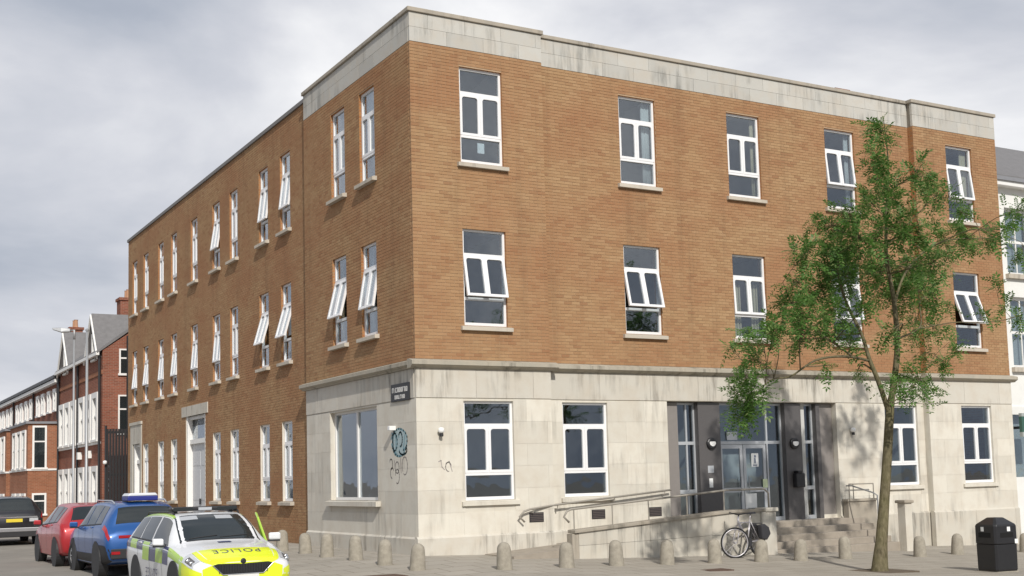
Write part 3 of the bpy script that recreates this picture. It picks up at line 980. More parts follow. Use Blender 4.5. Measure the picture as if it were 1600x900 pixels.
strokes('graffiti', 'spray_blue', [loop(0.92, 2.48, 0.42, 0.31, 0.3, 6.2, 20, 0.08), loop(1.15, 2.5, 0.13, 0.2), loop(0.85, 2.55, 0.1, 0.16, 0.4, 5), [(1.3, 2.7), (1.22, 2.3), (1.05, 2.22)], [(0.62, 2.62), (0.7, 2.3), (0.52, 2.38)], loop(0.72, 2.3, 0.2, 0.1, 2.5, 6.3), [(1.25, 2.45), (1.2, 2.75), (1.08, 2.6), (1.1, 2.35)]], LW(-0.0024), 0.022)
strokes('graffiti', 'spray_grey', [loop(1.38, 2.0, 0.08, 0.12, 0.5, 4.6), loop(1.33, 1.8, 0.09, 0.12, -1.5, 2.6), loop(1.05, 1.92, 0.1, 0.13, 0.3, 6), loop(1.05, 1.72, 0.11, 0.16, 0.2, 5.2), [(0.86, 2.12), (0.84, 1.8)], loop(0.64, 1.95, 0.14, 0.2, -0.6, 5.2), [(1.2, 2.08), (1.15, 1.85)]], LW(-0.0020), 0.012)
strokes('graffiti', 'spray_grey', [[(0.52, 2.02), (0.58, 2.04), (0.60, 1.9), (0.66, 1.84)], loop(0.76, 1.9, 0.07, 0.1, 0.2, 4.8), [(0.70, 1.98), (0.78, 2.02), (0.85, 1.8)]], lambda a, b: (a, -0.0020, b), 0.009)
strokes('graffiti', 'spray_grey', [[(1.9, 1.0), (1.9, 0.45)], ], lambda a, b: (a, -0.002, b), 0.0006)

# roof-top stack, chimney behind the far end
MB().box(14.3, 14.9, 1.2, 1.8, 11.9, 12.75).build('roof_stack', 'brick_red', bld)
MB().box(18.9, 19.5, 0.5, 1.1, 12.1, 12.35).build('roof_vent', 'lead', bld)

# ================================================================== ramp and steps
ramp = empty('access_ramp', (3.0, -1.45, -0.2))
tag(ramp, 'stone walled wheelchair ramp with handrails beside the entrance', 'ramp')
def RP(mb, name, mat, **k):
    """build with world coordinates under the ramp"""
    o = mb.build(name, mat, **k)
    o.parent = ramp
    o.matrix_parent_inverse = Matrix.Translation((3.0, -1.45, -0.2)).inverted()
    return o
def rtop(x):
    return 0.44 + (0.72 - 0.44) * clip((x - 3.05) / 4.35, 0, 1)
nb = 7
for i in range(nb):
    a, b = 3.12 + (8.3 - 3.12) * i / nb + 0.003, 3.12 + (8.3 - 3.12) * (i + 1) / nb - 0.003
    for k in range(2):
        z0 = lambda x: gz(x, -1.5) - 0.1 if k == 0 else (gz(x, -1.5) + rtop(x) - 0.06) / 2 + 0.003
        z1 = lambda x: (gz(x, -1.5) + rtop(x) - 0.06) / 2 - 0.003 if k == 0 else rtop(x) - 0.06
        RP(MB().prism([(a, z0(a)), (b, z0(b)), (b, z1(b)), (a, z1(a))], -1.56, -1.34), 'wall_stone', 'stone_ramp')
RP(MB().prism([(3.0, rtop(3.0) - 0.06), (7.4, rtop(7.4) - 0.06), (8.4, 0.66), (8.4, 0.73), (7.4, 0.73), (3.0, rtop(3.0) + 0.01)], -1.61, -1.29), 'coping', 'stone_dark', bevel=0.01)
RP(MB().box(2.95, 3.115, -1.56, -1.34, gz(3, -1.5) - 0.1, 0.37), 'pier', 'stone_dark')
RP(MB().box(8.302, 8.74, -1.62, -1.30, gz(8.5, -1.5) - 0.1, 0.655), 'pier', 'stone_frieze')
RP(MB().box(8.402, 8.80, -1.66, -1.26, 0.657, 0.75), 'pier_cap', 'stone', bevel=0.02)
RP(MB().prism([(1.6, gz(1.6, 0) - 0.4), (8.75, -0.8), (8.75, Z0 - 0.004), (7.3, Z0 - 0.004), (1.6, gz(1.6, 0) + 0.004)], -1.338, DR - 0.06), 'deck', 'concrete_step')
def rail(mb, pts, r=0.024):
    mb.tube(pts, r, 8)
mb = MB()
zo = lambda x: 0.90 + (1.20 - 0.90) * clip((x - 3.0) / 4.4, 0, 1)
rail(mb, [(2.95, -1.45, 0.62), (2.82, -1.45, 0.74), (2.90, -1.45, 0.86), (3.0, -1.45, 0.90), (7.4, -1.45, 1.20), (8.55, -1.45, 1.20), (8.68, -1.45, 1.10), (8.68, -1.45, 0.74)])
RP(mb, 'outer_handrail', 'rail_paint', smooth=True)
for x in (3.08, 4.1, 5.1, 6.2, 7.3):
    RP(MB().tube([(x, -1.45, rtop(x)), (x, -1.45, zo(x))], 0.016, 6), 'post', 'rail_paint')
mb = MB()
zi = lambda x: 0.90 + (1.23 - 0.90) * clip((x - 2.6) / 4.2, 0, 1)
rail(mb, [(2.60, -0.12, 0.62), (2.47, -0.12, 0.74), (2.60, -0.12, 0.86), (2.75, -0.12, 0.90), (3.5, 0.02, zi(3.5)), (6.9, 0.06, 1.23)])
RP(mb, 'inner_handrail', 'rail_paint', smooth=True)
for x in (2.85, 3.6, 5.2, 6.7):
    RP(MB().tube([(x, -0.10 if x < 3 else 0.04, zi(x)), (x, -0.10 if x < 3 else 0.06, zi(x) - 0.1), (x, 0.0 if x < 3.4 else DR, zi(x) - 0.1)], 0.012, 6), 'bracket', 'rail_paint')
o = RP(MB().box(7.95, 8.28, -1.49, -1.475, 0.76, 1.10), 'notice', 'paper')

steps = empty('entrance_steps', (11.4, -0.6, -0.45))
tag(steps, 'wide flight of worn stone steps up to the glazed entrance', 'steps')
for i in range(5):
    z1 = Z0 - i * 0.156 - 0.004
    o = MB().box(8.762 if i else 8.76, 13.30, -0.05 - i * 0.30 - (0.3 if i else 0.0) * 0 - 0.0, DR + 0.018 if i == 0 else -0.052 - (i - 1) * 0.30, -1.0, z1).build('step', 'concrete_step', bevel=0.012)
    o.parent = steps; o.matrix_parent_inverse = Matrix.Translation((11.4, -0.6, -0.45)).inverted()
flank = empty('flank_wall', (13.4, -0.3, -0.5))
tag(flank, 'low weathered stone wall with railing right of the entrance steps', 'low wall')
def FP(mb, name, mat, **k):
    o = mb.build(name, mat, **k); o.parent = flank
    o.matrix_parent_inverse = Matrix.Translation((13.4, -0.3, -0.5)).inverted()
    return o
FP(MB().box(12.72, 13.75, -0.045, DR - 0.06, -0.9, 0.76), 'wall_stone', 'stone_dark')
FP(MB().box(12.68, 13.8, -0.08, DR - 0.06, 0.762, 0.82), 'coping', 'stone_dark')
FP(MB().tube([(12.8, -0.02, 0.82), (12.8, -0.02, 1.22), (13.7, -0.02, 1.22), (13.7, -0.02, 0.82)], 0.018, 6), 'railing', 'rail_paint')
FP(MB().tube([(12.95, -0.02, 0.82), (12.95, -0.02, 1.22)], 0.014, 6), 'railing_post', 'rail_paint')
FP(MB().box(13.31, 13.56, -1.45, -1.20, -1.0, 0.70), 'pier', 'stone')
FP(MB().box(13.26, 13.61, -1.50, -1.15, 0.702, 0.78), 'pier_cap', 'stone_dark', bevel=0.02)
FP(MB().tube([(12.6, -1.2, -0.3), (12.6, -1.2, 0.93), (12.6, -1.05, 1.0), (12.62, -0.3, 1.18), (12.62, -0.1, 1.18)], 0.02, 6), 'handrail', 'galv')
# ================================================================== bollards
def bollard_mesh(seed):
    r = random.Random(seed)
    prof = [(0.175, -0.25), (0.172, 0.0), (0.158, 0.25), (0.148, 0.36), (0.143, 0.41), (0.128, 0.465), (0.098, 0.505), (0.055, 0.53), (0.012, 0.538)]
    mb = MB().lathe(prof, 20)
    mb.v = [(x * (1 + r.uniform(-.012, .012)), y * (1 + r.uniform(-.012, .012)), z + r.uniform(-.004, .004)) for x, y, z in mb.v]
    return mb.mesh('bollard', 'concrete', True)
BM = [bollard_mesh(i) for i in range(4)]
SIDE = [(-1.25, -1.01), (-1.33, 0.33), (-1.33, 2.02), (-1.2, 3.75), (-1.22, 5.35)]
FRONT = [(0.23, -3.36), (1.69, -3.30), (2.95, -3.22), (4.25, -3.21), (5.54, -3.2), (6.86, -3.18), (8.05, -3.15), (9.6, -2.98), (12.11, -2.95), (13.85, -2.6), (16.72, -2.4)]
side_lab = ['concrete bollard beside the corner one, nearest on the side street pavement', 'second concrete bollard from the corner one, along the side street', 'middle concrete bollard of the side street row, under the big window',
            'fourth concrete bollard from the corner one, along the side street', 'farthest concrete bollard of the side street row, beside the police car']
front_lab = ['concrete bollard in front of the stone window nearest the corner', 'concrete bollard standing before the low end of the ramp', 'concrete bollard before the ramp wall, second from its low end',
             'concrete bollard before the middle of the ramp wall', 'concrete bollard just left of the parked bicycle', 'concrete bollard just right of the parked bicycle',
             'shaded concrete bollard before the left end of the entrance steps', 'concrete bollard before the entrance steps, left of the tree trunk', 'concrete bollard just right of the tree trunk',
             'concrete bollard between the tree trunk and the black litter bin', 'concrete bollard at the far right edge, behind the litter bin']
def bollard(x, y, lab, i):
    o = link('bollard', BM[i % 4], None, (x, y, gz(x, y)), (random.uniform(-.045, .045), random.uniform(-.045, .045), i * 1.3))
    o.scale = (0.93, 0.93, random.uniform(0.88, 0.98))
    tag(o, lab, 'bollard', 'concrete bollards along the pavement')
bollard(-1.13, -2.30, 'concrete bollard right at the street corner of the stone base', 0)
for i, (x, y) in enumerate(SIDE): bollard(x, y, side_lab[i], i + 1)
for i, (x, y) in enumerate(FRONT): bollard(x, y, front_lab[i], i + 7)

# ================================================================== litter bin
bx_, by_ = 9.72, -7.12
bin_ = empty('litter_bin', (bx_, by_, gz(bx_, by_)), math.radians(-8))
tag(bin_, 'black plastic litter bin with a hipped lid and white stickers', 'litter bin')
bin_.scale = (0.89, 0.89, 1.0)
def octo(w, c, z):
    return [(w - c, -w, z), (w, -w + c, z), (w, w - c, z), (w - c, w, z), (-w + c, w, z), (-w, w - c, z), (-w, -w + c, z), (-w + c, -w, z)]
def loft(rings, mb):
    o = len(mb.v); n = len(rings[0])
    for r in rings: mb.v += r
    for i in range(len(rings) - 1):
        for k in range(n):
            mb.f.append((o + i * n + k, o + i * n + (k + 1) % n, o + (i + 1) * n + (k + 1) % n, o + (i + 1) * n + k)); mb.m.append(0)
    mb.f.append(tuple(o + k for k in range(n))); mb.m.append(0)
    mb.f.append(tuple(o + (len(rings) - 1) * n + k for k in range(n))); mb.m.append(0)
loft([octo(0.30, 0.05, 0.0), octo(0.32, 0.05, 0.04), octo(0.325, 0.05, 0.06), octo(0.33, 0.05, 0.56)], b1 := MB())
b1.build('bin_body', 'black_plastic', bin_, bevel=0.008)
loft([octo(0.315, 0.05, 0.562), octo(0.335, 0.05, 0.58), octo(0.335, 0.05, 0.93), octo(0.325, 0.06, 0.965), octo(0.15, 0.03, 1.09), octo(0.13, 0.03, 1.10)], b2 := MB())
b2.build('bin_hood', 'black_plastic', bin_, bevel=0.008)
MB().box(-0.31, 0.31, -0.31, 0.31, -0.06, 0.02).build('base_plate', 'concrete', bin_)
MAT['bin_hole'] = simple('bin_hole', (0.004, 0.004, 0.004), 0.9)
for s in (0, 1, 2, 3):
    a = s * math.pi / 2
    o = MB().box(-0.19, 0.19, -0.338, -0.334, 0.70, 0.80).build('aperture', 'bin_hole', bin_); o.rotation_euler = (0, 0, a)
for s, x, z in ((0, 0.06, 0.87), (3, -0.06, 0.87), (0, 0.27, 0.62)):
    o = MB().box(x - 0.045, x + 0.045, -0.341, -0.3385, z - 0.045, z + 0.045).build('sticker', 'paper', bin_); o.rotation_euler = (0, 0, s * math.pi / 2)

# ================================================================== bicycle
bk = empty('bicycle', (7.42, -2.05, gz(7.42, -2.05)), math.radians(200))
tag(bk, 'silver and black bicycle leaning by the high end of the ramp', 'bicycle')
MAT['bike_silver'] = simple('bike_silver', (0.55, 0.53, 0.55), 0.35, 0.5, var=0.05)
MAT['bike_dark'] = simple('bike_dark', (0.03, 0.03, 0.035), 0.4, var=0.1)
def ring(R, r, n=36, m=8, c=(0, 0, 0)):
    mb = MB()
    for i in range(n):
        a = 2 * math.pi * i / n
        for k in range(m):
            b = 2 * math.pi * k / m
            mb.v.append((c[0] + (R + r * math.cos(b)) * math.cos(a), c[1] + r * math.sin(b), c[2] + (R + r * math.cos(b)) * math.sin(a)))
    for i in range(n):
        for k in range(m):
            mb.f.append((i * m + k, ((i + 1) % n) * m + k, ((i + 1) % n) * m + (k + 1) % m, i * m + (k + 1) % m)); mb.m.append(0)
    return mb
def bike_wheel(x, steer, rimmat):
    w = link('wheel', ring(0.335, 0.020).mesh('wheel', 'rubber', True), bk, (x, 0, 0.355), (0, 0, steer))
    ring(0.308, 0.014).build('rim', rimmat, w, smooth=True)
    mb = MB().tube([(0, -0.05, 0), (0, 0.05, 0)], 0.022, 8)
    for i in range(18):
        a = 2 * math.pi * i / 18
        mb.tube([(0, 0.03 * (-1) ** i, 0), (0.30 * math.cos(a), 0, 0.30 * math.sin(a))], 0.0022, 3, caps=False)
    mb.build('spokes', 'bike_silver', w)
    ring(0.365, 0.012, 36, 5).build('mudguard', rimmat, w) if False else None
bike_wheel(0.52, math.radians(-38), 'bike_silver')
bike_wheel(-0.52, 0, 'bike_dark')
def bt(pts, r, name, mat):
    return MB().tube(pts, r, 8).build(name, mat, bk, smooth=True)
mb = MB()
mb.tube([(0.34, 0, 0.86), (-0.06, 0, 0.34)], 0.019, 8).tube([(-0.06, 0, 0.34), (-0.20, 0, 0.86)], 0.017, 8).tube([(0.35, 0, 0.80), (-0.19, 0, 0.80)], 0.016, 8)
mb.tube([(-0.06, 0.03, 0.34), (-0.52, 0.05, 0.355)], 0.010, 6).tube([(-0.06, -0.03, 0.34), (-0.52, -0.05, 0.355)], 0.010, 6)
mb.tube([(-0.19, 0.03, 0.80), (-0.52, 0.05, 0.355)], 0.009, 6).tube([(-0.19, -0.03, 0.80), (-0.52, -0.05, 0.355)], 0.009, 6)
mb.build('frame', 'bike_silver', bk, smooth=True)
mb = MB()
mb.tube([(0.33, 0, 0.95), (0.36, 0, 0.74)], 0.022, 8).tube([(0.36, 0.05, 0.74), (0.52, 0.055, 0.355)], 0.012, 6).tube([(0.36, -0.05, 0.74), (0.52, -0.055, 0.355)], 0.012, 6).tube([(0.36, -0.05, 0.74), (0.36, 0.05, 0.74)], 0.015, 6)
mb.build('fork', 'bike_silver', bk, smooth=True)
bt([(0.30, 0, 0.98), (0.33, 0, 0.93)], 0.018, 'stem', 'bike_dark')
bt([(0.20, 0.30, 1.03), (0.30, 0.18, 1.02), (0.33, 0, 0.99), (0.30, -0.18, 1.02), (0.20, -0.30, 1.03)], 0.015, 'handlebar', 'bike_dark')
bt([(-0.20, 0, 0.84), (-0.235, 0, 0.98)], 0.013, 'seat_post', 'bike_silver')
mb = MB().add([(-0.37, -0.075, 0.99), (-0.37, 0.075, 0.99), (-0.22, 0.05, 0.985), (-0.09, 0.018, 0.985), (-0.09, -0.018, 0.985), (-0.22, -0.05, 0.985),
               (-0.36, -0.065, 1.03), (-0.36, 0.065, 1.03), (-0.22, 0.04, 1.02), (-0.09, 0.012, 1.015), (-0.09, -0.012, 1.015), (-0.22, -0.04, 1.02)],
              [(0, 1, 2, 3, 4, 5), (6, 7, 8, 9, 10, 11)] + [(i, (i + 1) % 6, (i + 1) % 6 + 6, i + 6) for i in range(6)])
mb.build('saddle', 'bike_dark', bk)
MB().lathe([(0.095, -0.008), (0.095, 0.008)], 20, (-0.06, 0.06, 0.34), 'y').tube([(-0.06, 0.06, 0.34), (0.04, 0.07, 0.20)], 0.010, 6).tube([(-0.06, -0.06, 0.34), (-0.16, -0.07, 0.48)], 0.010, 6).box(0.0, 0.08, 0.07, 0.16, 0.19, 0.21).box(-0.2, -0.12, -0.16, -0.07, 0.47, 0.49).build('crankset', 'bike_dark', bk)
MB().prism([(-0.88, 0.50), (-0.80, 0.66), (-0.62, 0.74), (-0.42, 0.72), (-0.46, 0.40), (-0.7, 0.36)], 0.06, 0.17).build('pannier_bag', 'bike_dark', bk, bevel=0.02)
MB().prism([(-0.88, 0.50), (-0.80, 0.66), (-0.62, 0.74), (-0.42, 0.72), (-0.46, 0.40), (-0.7, 0.36)], -0.17, -0.06).build('pannier_bag', 'bike_dark', bk, bevel=0.02)
MB().tube([(-0.2, 0, 0.76), (-0.78, 0, 0.75)], 0.012, 6).build('rack', 'bike_dark', bk)

# ================================================================== cars
def paint(name, col, metal=0.0):
    t = NT(name)
    f = t.noise(t.coords(), 1.7, 4)
    c = t.mix(f, tuple(x * 0.9 for x in col) + (1,), tuple(min(1, x * 1.08) for x in col) + (1,))
    m = t.set(c, 0.38, metal, 0.5)
    t.b.inputs['Coat Weight'].default_value = 0.7
    t.b.inputs['Coat Roughness'].default_value = 0.08
    return m
MAT['paint_white'] = paint('paint_white', (0.72, 0.73, 0.74))
MAT['paint_red'] = paint('paint_red', (0.42, 0.022, 0.028), 0.2)
MAT['paint_blue'] = paint('paint_blue', (0.012, 0.085, 0.29), 0.25)
MAT['paint_black'] = paint('paint_black', (0.016, 0.017, 0.022), 0.2)
MAT['hi_lime'] = paint('hi_lime', (0.40, 0.62, 0.06))
MAT['hi_yellow'] = paint('hi_yellow', (0.74, 0.84, 0.02))
MAT['hi_blue'] = paint('hi_blue', (0.025, 0.035, 0.13))
MAT['car_glass'] = simple('car_glass', (0.018, 0.024, 0.026), 0.06, var=0.2, spec=0.8)
MAT['headlamp'] = simple('headlamp', (0.62, 0.64, 0.66), 0.12, 0.3, var=0.25, scale=30, spec=0.9)
MAT['tail_red'] = simple('tail_red', (0.36, 0.012, 0.016), 0.15, var=0.25, scale=25, spec=0.8)
MAT['chrome'] = simple('chrome', (0.70, 0.70, 0.70), 0.18, 0.9, var=0.05)
MAT['rim_alloy'] = simple('rim_alloy', (0.42, 0.42, 0.43), 0.35, 0.7, var=0.1)
MAT['cladding'] = simple('cladding', (0.022, 0.022, 0.024), 0.6, var=0.2)
MAT['plate_white'] = simple('plate_white', (0.75, 0.75, 0.72), 0.5)
MAT['plate_yellow'] = simple('plate_yellow', (0.72, 0.56, 0.04), 0.5)

class Shape:
    """body surface lofted through stations (b, zs, ws, zb, wb, zt, wt); b runs back from the nose"""
    def __init__(s, st):
        s.st = np.array(st, float)
        s.L = s.st[-1, 0]
    def par(s, b):
        x = s.st[:, 0]
        i = int(clip(np.searchsorted(x, b) - 1, 0, len(x) - 2))
        h = x[i + 1] - x[i]; t = clip((b - x[i]) / h, 0, 1)
        out = []
        for k in range(1, 7):
            y = s.st[:, k]
            d = lambda j: (y[j + 1] - y[j]) / (x[j + 1] - x[j])
            def slope(j):
                if j == 0 or j == len(x) - 1: return d(min(j, len(x) - 2))
                a_, b_ = d(j - 1), d(j)
                return 0.0 if a_ * b_ <= 0 else 2 * a_ * b_ / (a_ + b_)
            m0, m1 = slope(i), slope(i + 1)
            out.append(y[i] * (2 * t ** 3 - 3 * t * t + 1) + h * m0 * (t ** 3 - 2 * t * t + t) + y[i + 1] * (-2 * t ** 3 + 3 * t * t) + h * m1 * (t ** 3 - t * t))
        return out
    def sec(s, b):
        zs, ws, zb, wb, zt, wt = s.par(b)
        zm = zs + (zb - zs) * 0.55
        p4 = (wb - 0.035, zb); p6 = (wt, zt - 0.045)
        return [(ws * 0.9, zs), (ws, zs + 0.05), (wb + 0.012, zm), (wb, zb - 0.06), p4, ((p4[0] + p6[0]) / 2 + 0.012, (p4[1] + p6[1]) / 2), p6, (wt - 0.07, zt - 0.012), (wt * 0.5, zt + 0.004), (0.0, zt + 0.008)]
    def side(s, b, i, sgn=1, off=0.0):
        q = s.sec(b); k = min(int(i), len(q) - 2); t = i - k
        y = q[k][0] + (q[k + 1][0] - q[k][0]) * t; z = q[k][1] + (q[k + 1][1] - q[k][1]) * t
        return Vector((s.L / 2 - b, sgn * y, z))
    def patch(s, b0, b1, i0, i1, sgn=1, off=0.004, nb=8, ni=4, skew=0.0, skew2=None):
        """curved panel lying just off the body"""
        mb = MB()
        skew2 = skew if skew2 is None else skew2
        P = []
        for r in range(ni + 1):
            i = i0 + (i1 - i0) * r / ni
            for c in range(nb + 1):
                t = c / nb
                b = b0 + (b1 - b0) * t + (skew * (1 - t) + skew2 * t) * r / ni
                p = s.side(b, i, sgn)
                e = 0.02
                d1 = s.side(min(b + e, s.L), i, sgn) - s.side(max(b - e, 0), i, sgn)
                d2 = s.side(b, min(i + 0.05, 8.999), sgn) - s.side(b, max(i - 0.05, 0), sgn)
                n = d1.cross(d2)
                n = n.normalized() if n.length > 1e-9 else Vector((0, 0, 1))
                if n.y * sgn < 0 and abs(n.y) > 0.2 or (abs(n.y) <= 0.2 and n.z < 0):
                    n = -n
                P.append(tuple(p + n * off))
        mb.add(P, [(r * (nb + 1) + c, r * (nb + 1) + c + 1, (r + 1) * (nb + 1) + c + 1, (r + 1) * (nb + 1) + c) for r in range(ni) for c in range(nb)])
        return mb
    def top(s, b0, b1, f0, f1, off=0.005, nb=8, nf=10, taper=1.0):
        """panel on the upper surface, f across from -1 (right) to 1 (left)"""
        P = []
        def pt(b, f):
            q = s.sec(b); wt = q[6][0]
            y = abs(f) * wt
            ys_ = [q[9][0], q[8][0], q[7][0], q[6][0]]; zs_ = [q[9][1], q[8][1], q[7][1], q[6][1]]
            return Vector((s.L / 2 - b, math.copysign(y, f), float(np.interp(y, ys_, zs_))))
        for r in range(nb + 1):
            b = b0 + (b1 - b0) * r / nb
            k = 1 + (taper - 1) * r / nb
            for c in range(nf + 1):
                f = (f0 + (f1 - f0) * c / nf) * k
                e = 0.02
                n = (pt(b, f + 0.01) - pt(b, f - 0.01)).cross(pt(min(b + e, s.L), f) - pt(max(b - e, 0), f))
                if n.z < 0: n = -n
                P.append(tuple(pt(b, f) + n.normalized() * off))
        return MB().add(P, [(r * (nf + 1) + c, r * (nf + 1) + c + 1, (r + 1) * (nf + 1) + c + 1, (r + 1) * (nf + 1) + c) for r in range(nb) for c in range(nf)])
    def body(s):
        bs = sorted(set(list(s.st[:, 0]) + list(np.linspace(0, s.L, 70))))
        mb = MB(); n = 19
        for b in bs:
            q = s.sec(b)
            x = s.L / 2 - b
            mb.v += [(x, y, z) for y, z in q] + [(x, -y, z) for y, z in q[-2::-1]]
        for i in range(len(bs) - 1):
            for k in range(n):
                mb.f.append((i * n + k, (i + 1) * n + k, (i + 1) * n + (k + 1) % n, i * n + (k + 1) % n)); mb.m.append(0)
        mb.f.append(tuple(range(n))); mb.f.append(tuple((len(bs) - 1) * n + k for k in range(n - 1, -1, -1))); mb.m += [0, 0]
        return mb

def wheel_proto(r, w=0.21, nsp=10):
    tyre = MB().lathe([(r * 0.66, -w * 0.42), (r * 0.80, -w * 0.5), (r * 0.95, -w * 0.48), (r, -w * 0.32), (r, w * 0.32), (r * 0.95, w * 0.48), (r * 0.80, w * 0.5), (r * 0.66, w * 0.42)], 28, axis='y').mesh('wheel', 'rubber', True)
    mb = MB().lathe([(r * 0.70, w * 0.30), (r * 0.70, w * 0.44), (r * 0.62, w * 0.45), (r * 0.60, w * 0.30)], 28, axis='y')
    mb.lathe([(r * 0.16, w * 0.1), (r * 0.16, w * 0.42), (r * 0.08, w * 0.44)], 12, axis='y')
    for i in range(nsp):
        a = 2 * math.pi * i / nsp
        mb.tube([(r * 0.1 * math.cos(a), w * 0.38, r * 0.1 * math.sin(a)), (r * 0.65 * math.cos(a), w * 0.40, r * 0.65 * math.sin(a))], [r * 0.06, r * 0.045], 5)
    return tyre, mb.mesh('rim', 'rim_alloy')

def make_car(name, loc, rz, label, cat, sh, wb0, wb1, r, paintm, glass, wsc, rear_glass, W, steer=0.0, clad=False, arch=0.055):
    c = empty(name, loc, rz)
    tag(c, label, cat, 'cars parked along the side street')
    body = sh.body().build('body', paintm, c, angle=48)
    ty, rim = wheel_proto(r)
    yh = W / 2 - 0.115
    for b in (wb0, wb1):
        for sg in (1, -1):
            x = sh.L / 2 - b
            MB().lathe([(r + arch, 0.0), (r + arch, sg * 0.20)], 30, (x, sg * (W / 2 - 0.188), r + 0.01), 'y').build('wheel_arch', 'cladding', c)
            w = link('wheel', ty, c, (x, sg * yh, r), (0, 0, (math.pi if sg < 0 else 0) + (steer if b == wb0 else 0)))
            link('rim', rim, w)
    for (b0, b1, sk0, sk1) in glass:
        for sg in (1, -1):
            sh.patch(b0, b1, 4.14, 5.86, sg, 0.005, 8, 4, sk0, sk1).build('side_window', 'car_glass', c, smooth=True, fix=False)
    sh.top(*wsc, -0.97, 0.97, 0.006).build('windscreen', 'car_glass', c, smooth=True, fix=False)
    sh.top(*rear_glass, -0.93, 0.93, 0.006).build('rear_window', 'car_glass', c, smooth=True, fix=False)
    MAT.setdefault('seam', simple('seam', (0.012, 0.012, 0.012), 0.7)) if 'seam' not in MAT else None
    for sg in (1, -1):
        for k, (b0, b1, s0, s1) in enumerate(glass[:2]):
            for bb in ((b0 + 0.25, b1 + 0.03) if k == 0 else (b1 + 0.02,)):
                sh.patch(bb, bb + 0.011, 0.9, 4.05, sg, 0.0042, 1, 8).build('door_seam', 'seam', c, fix=False)
            p = sh.side(b1 - 0.14, 3.45, sg)
            MB().box(p.x - 0.09, p.x + 0.09, min(p.y, p.y + sg * 0.03), max(p.y, p.y + sg * 0.03), p.z - 0.014, p.z + 0.014).build('door_handle', paintm, c, bevel=0.008)
        sh.patch(glass[0][0], glass[-1][1], 4.02, 4.13, sg, 0.006, 16, 1).build('belt_trim', 'cladding', c, fix=False)
        sh.patch(0.75, sh.L - 0.5, 0.5, 0.9, sg, 0.004, 12, 1).build('sill_trim', 'cladding', c, fix=False)
    sh.top(wsc[0] - 0.02, wsc[0] + 0.04, -0.98, 0.98, 0.007, 2, 10).build('scuttle', 'cladding', c, smooth=True, fix=False)
    for f0, f1 in ((-0.75, -0.05), (0.0, 0.7)):
        pts = []
        for k in range(5):
            m_ = sh.top(wsc[0] + 0.05 + 0.05 * k / 4, wsc[0] + 0.06 + 0.05 * k / 4, f0 + (f1 - f0) * k / 4, f0 + (f1 - f0) * k / 4 + 0.01, 0.012, 1, 1)
            pts.append(m_.v[0])
        MB().tube(pts, 0.008, 5).build('wiper', 'cladding', c)
    for sg in (1, -1):
        if clad:
            sh.patch(0.5, sh.L - 0.3, 0.2, 1.5, sg, 0.006, 20, 3).build('sill_trim', 'cladding', c, smooth=True, fix=False)
    return c

def mirror(c, sh, b, z, y, sg, mat):
    x = sh.L / 2 - b
    o = MB().add([(x + 0.07, sg * (y + 0.02), z - 0.06), (x + 0.05, sg * (y + 0.20), z - 0.05), (x - 0.04, sg * (y + 0.21), z - 0.05), (x - 0.05, sg * (y + 0.02), z - 0.06),
                  (x + 0.06, sg * (y + 0.02), z + 0.06), (x + 0.03, sg * (y + 0.19), z + 0.065), (x - 0.04, sg * (y + 0.20), z + 0.065), (x - 0.05, sg * (y + 0.02), z + 0.06)],
                 [(0, 1, 2, 3), (4, 5, 6, 7), (0, 1, 5, 4), (1, 2, 6, 5), (2, 3, 7, 6), (3, 0, 4, 7)]).build('wing_mirror', mat, c, bevel=0.025)
    MB().box(x - 0.035, x + 0.06, min(sg * (y - 0.06), sg * (y + 0.19)), max(sg * (y - 0.06), sg * (y + 0.19)), z - 0.085, z - 0.055).build('mirror_base', 'cladding', o)
    return o

# ---- police estate car, nose to the camera
OCT = Shape([(0.0, .30, .55, .60, .68, .69, .46), (.05, .23, .70, .64, .77, .735, .58), (.16, .20, .80, .68, .84, .775, .64), (.40, .19, .855, .75, .88, .86, .68), (.80, .19, .865, .84, .895, .935, .70), (1.22, .19, .87, .92, .905, 1.0, .715),
             (1.60, .19, .88, .945, .907, 1.25, .69), (1.95, .19, .88, .955, .907, 1.42, .64), (2.15, .19, .88, .96, .907, 1.46, .635), (2.7, .19, .88, .97, .907, 1.482, .64), (3.4, .19, .88, .985, .905, 1.47, .63), (4.1, .21, .87, 1.0, .895, 1.43, .61),
             (4.32, .22, .86, 1.0, .885, 1.385, .60), (4.58, .27, .81, .96, .85, 1.03, .68), (4.65, .29, .77, .86, .83, .95, .68), (4.69, .35, .72, .76, .78, .84, .66)])
pol = make_car('police_car', (-5.31, -4.48 + 4.69 / 2, -0.325), -math.pi / 2, 'white police estate car with lime and blue blocks and an open door', 'car', OCT, 0.93, 3.60, 0.325, 'paint_white',
               [(1.42, 2.50, .42, .02), (2.60, 3.40, .02, .02), (3.48, 4.18, .0, -.10)], (1.26, 1.98), (4.34, 4.57), 1.815)
fx = OCT.L / 2
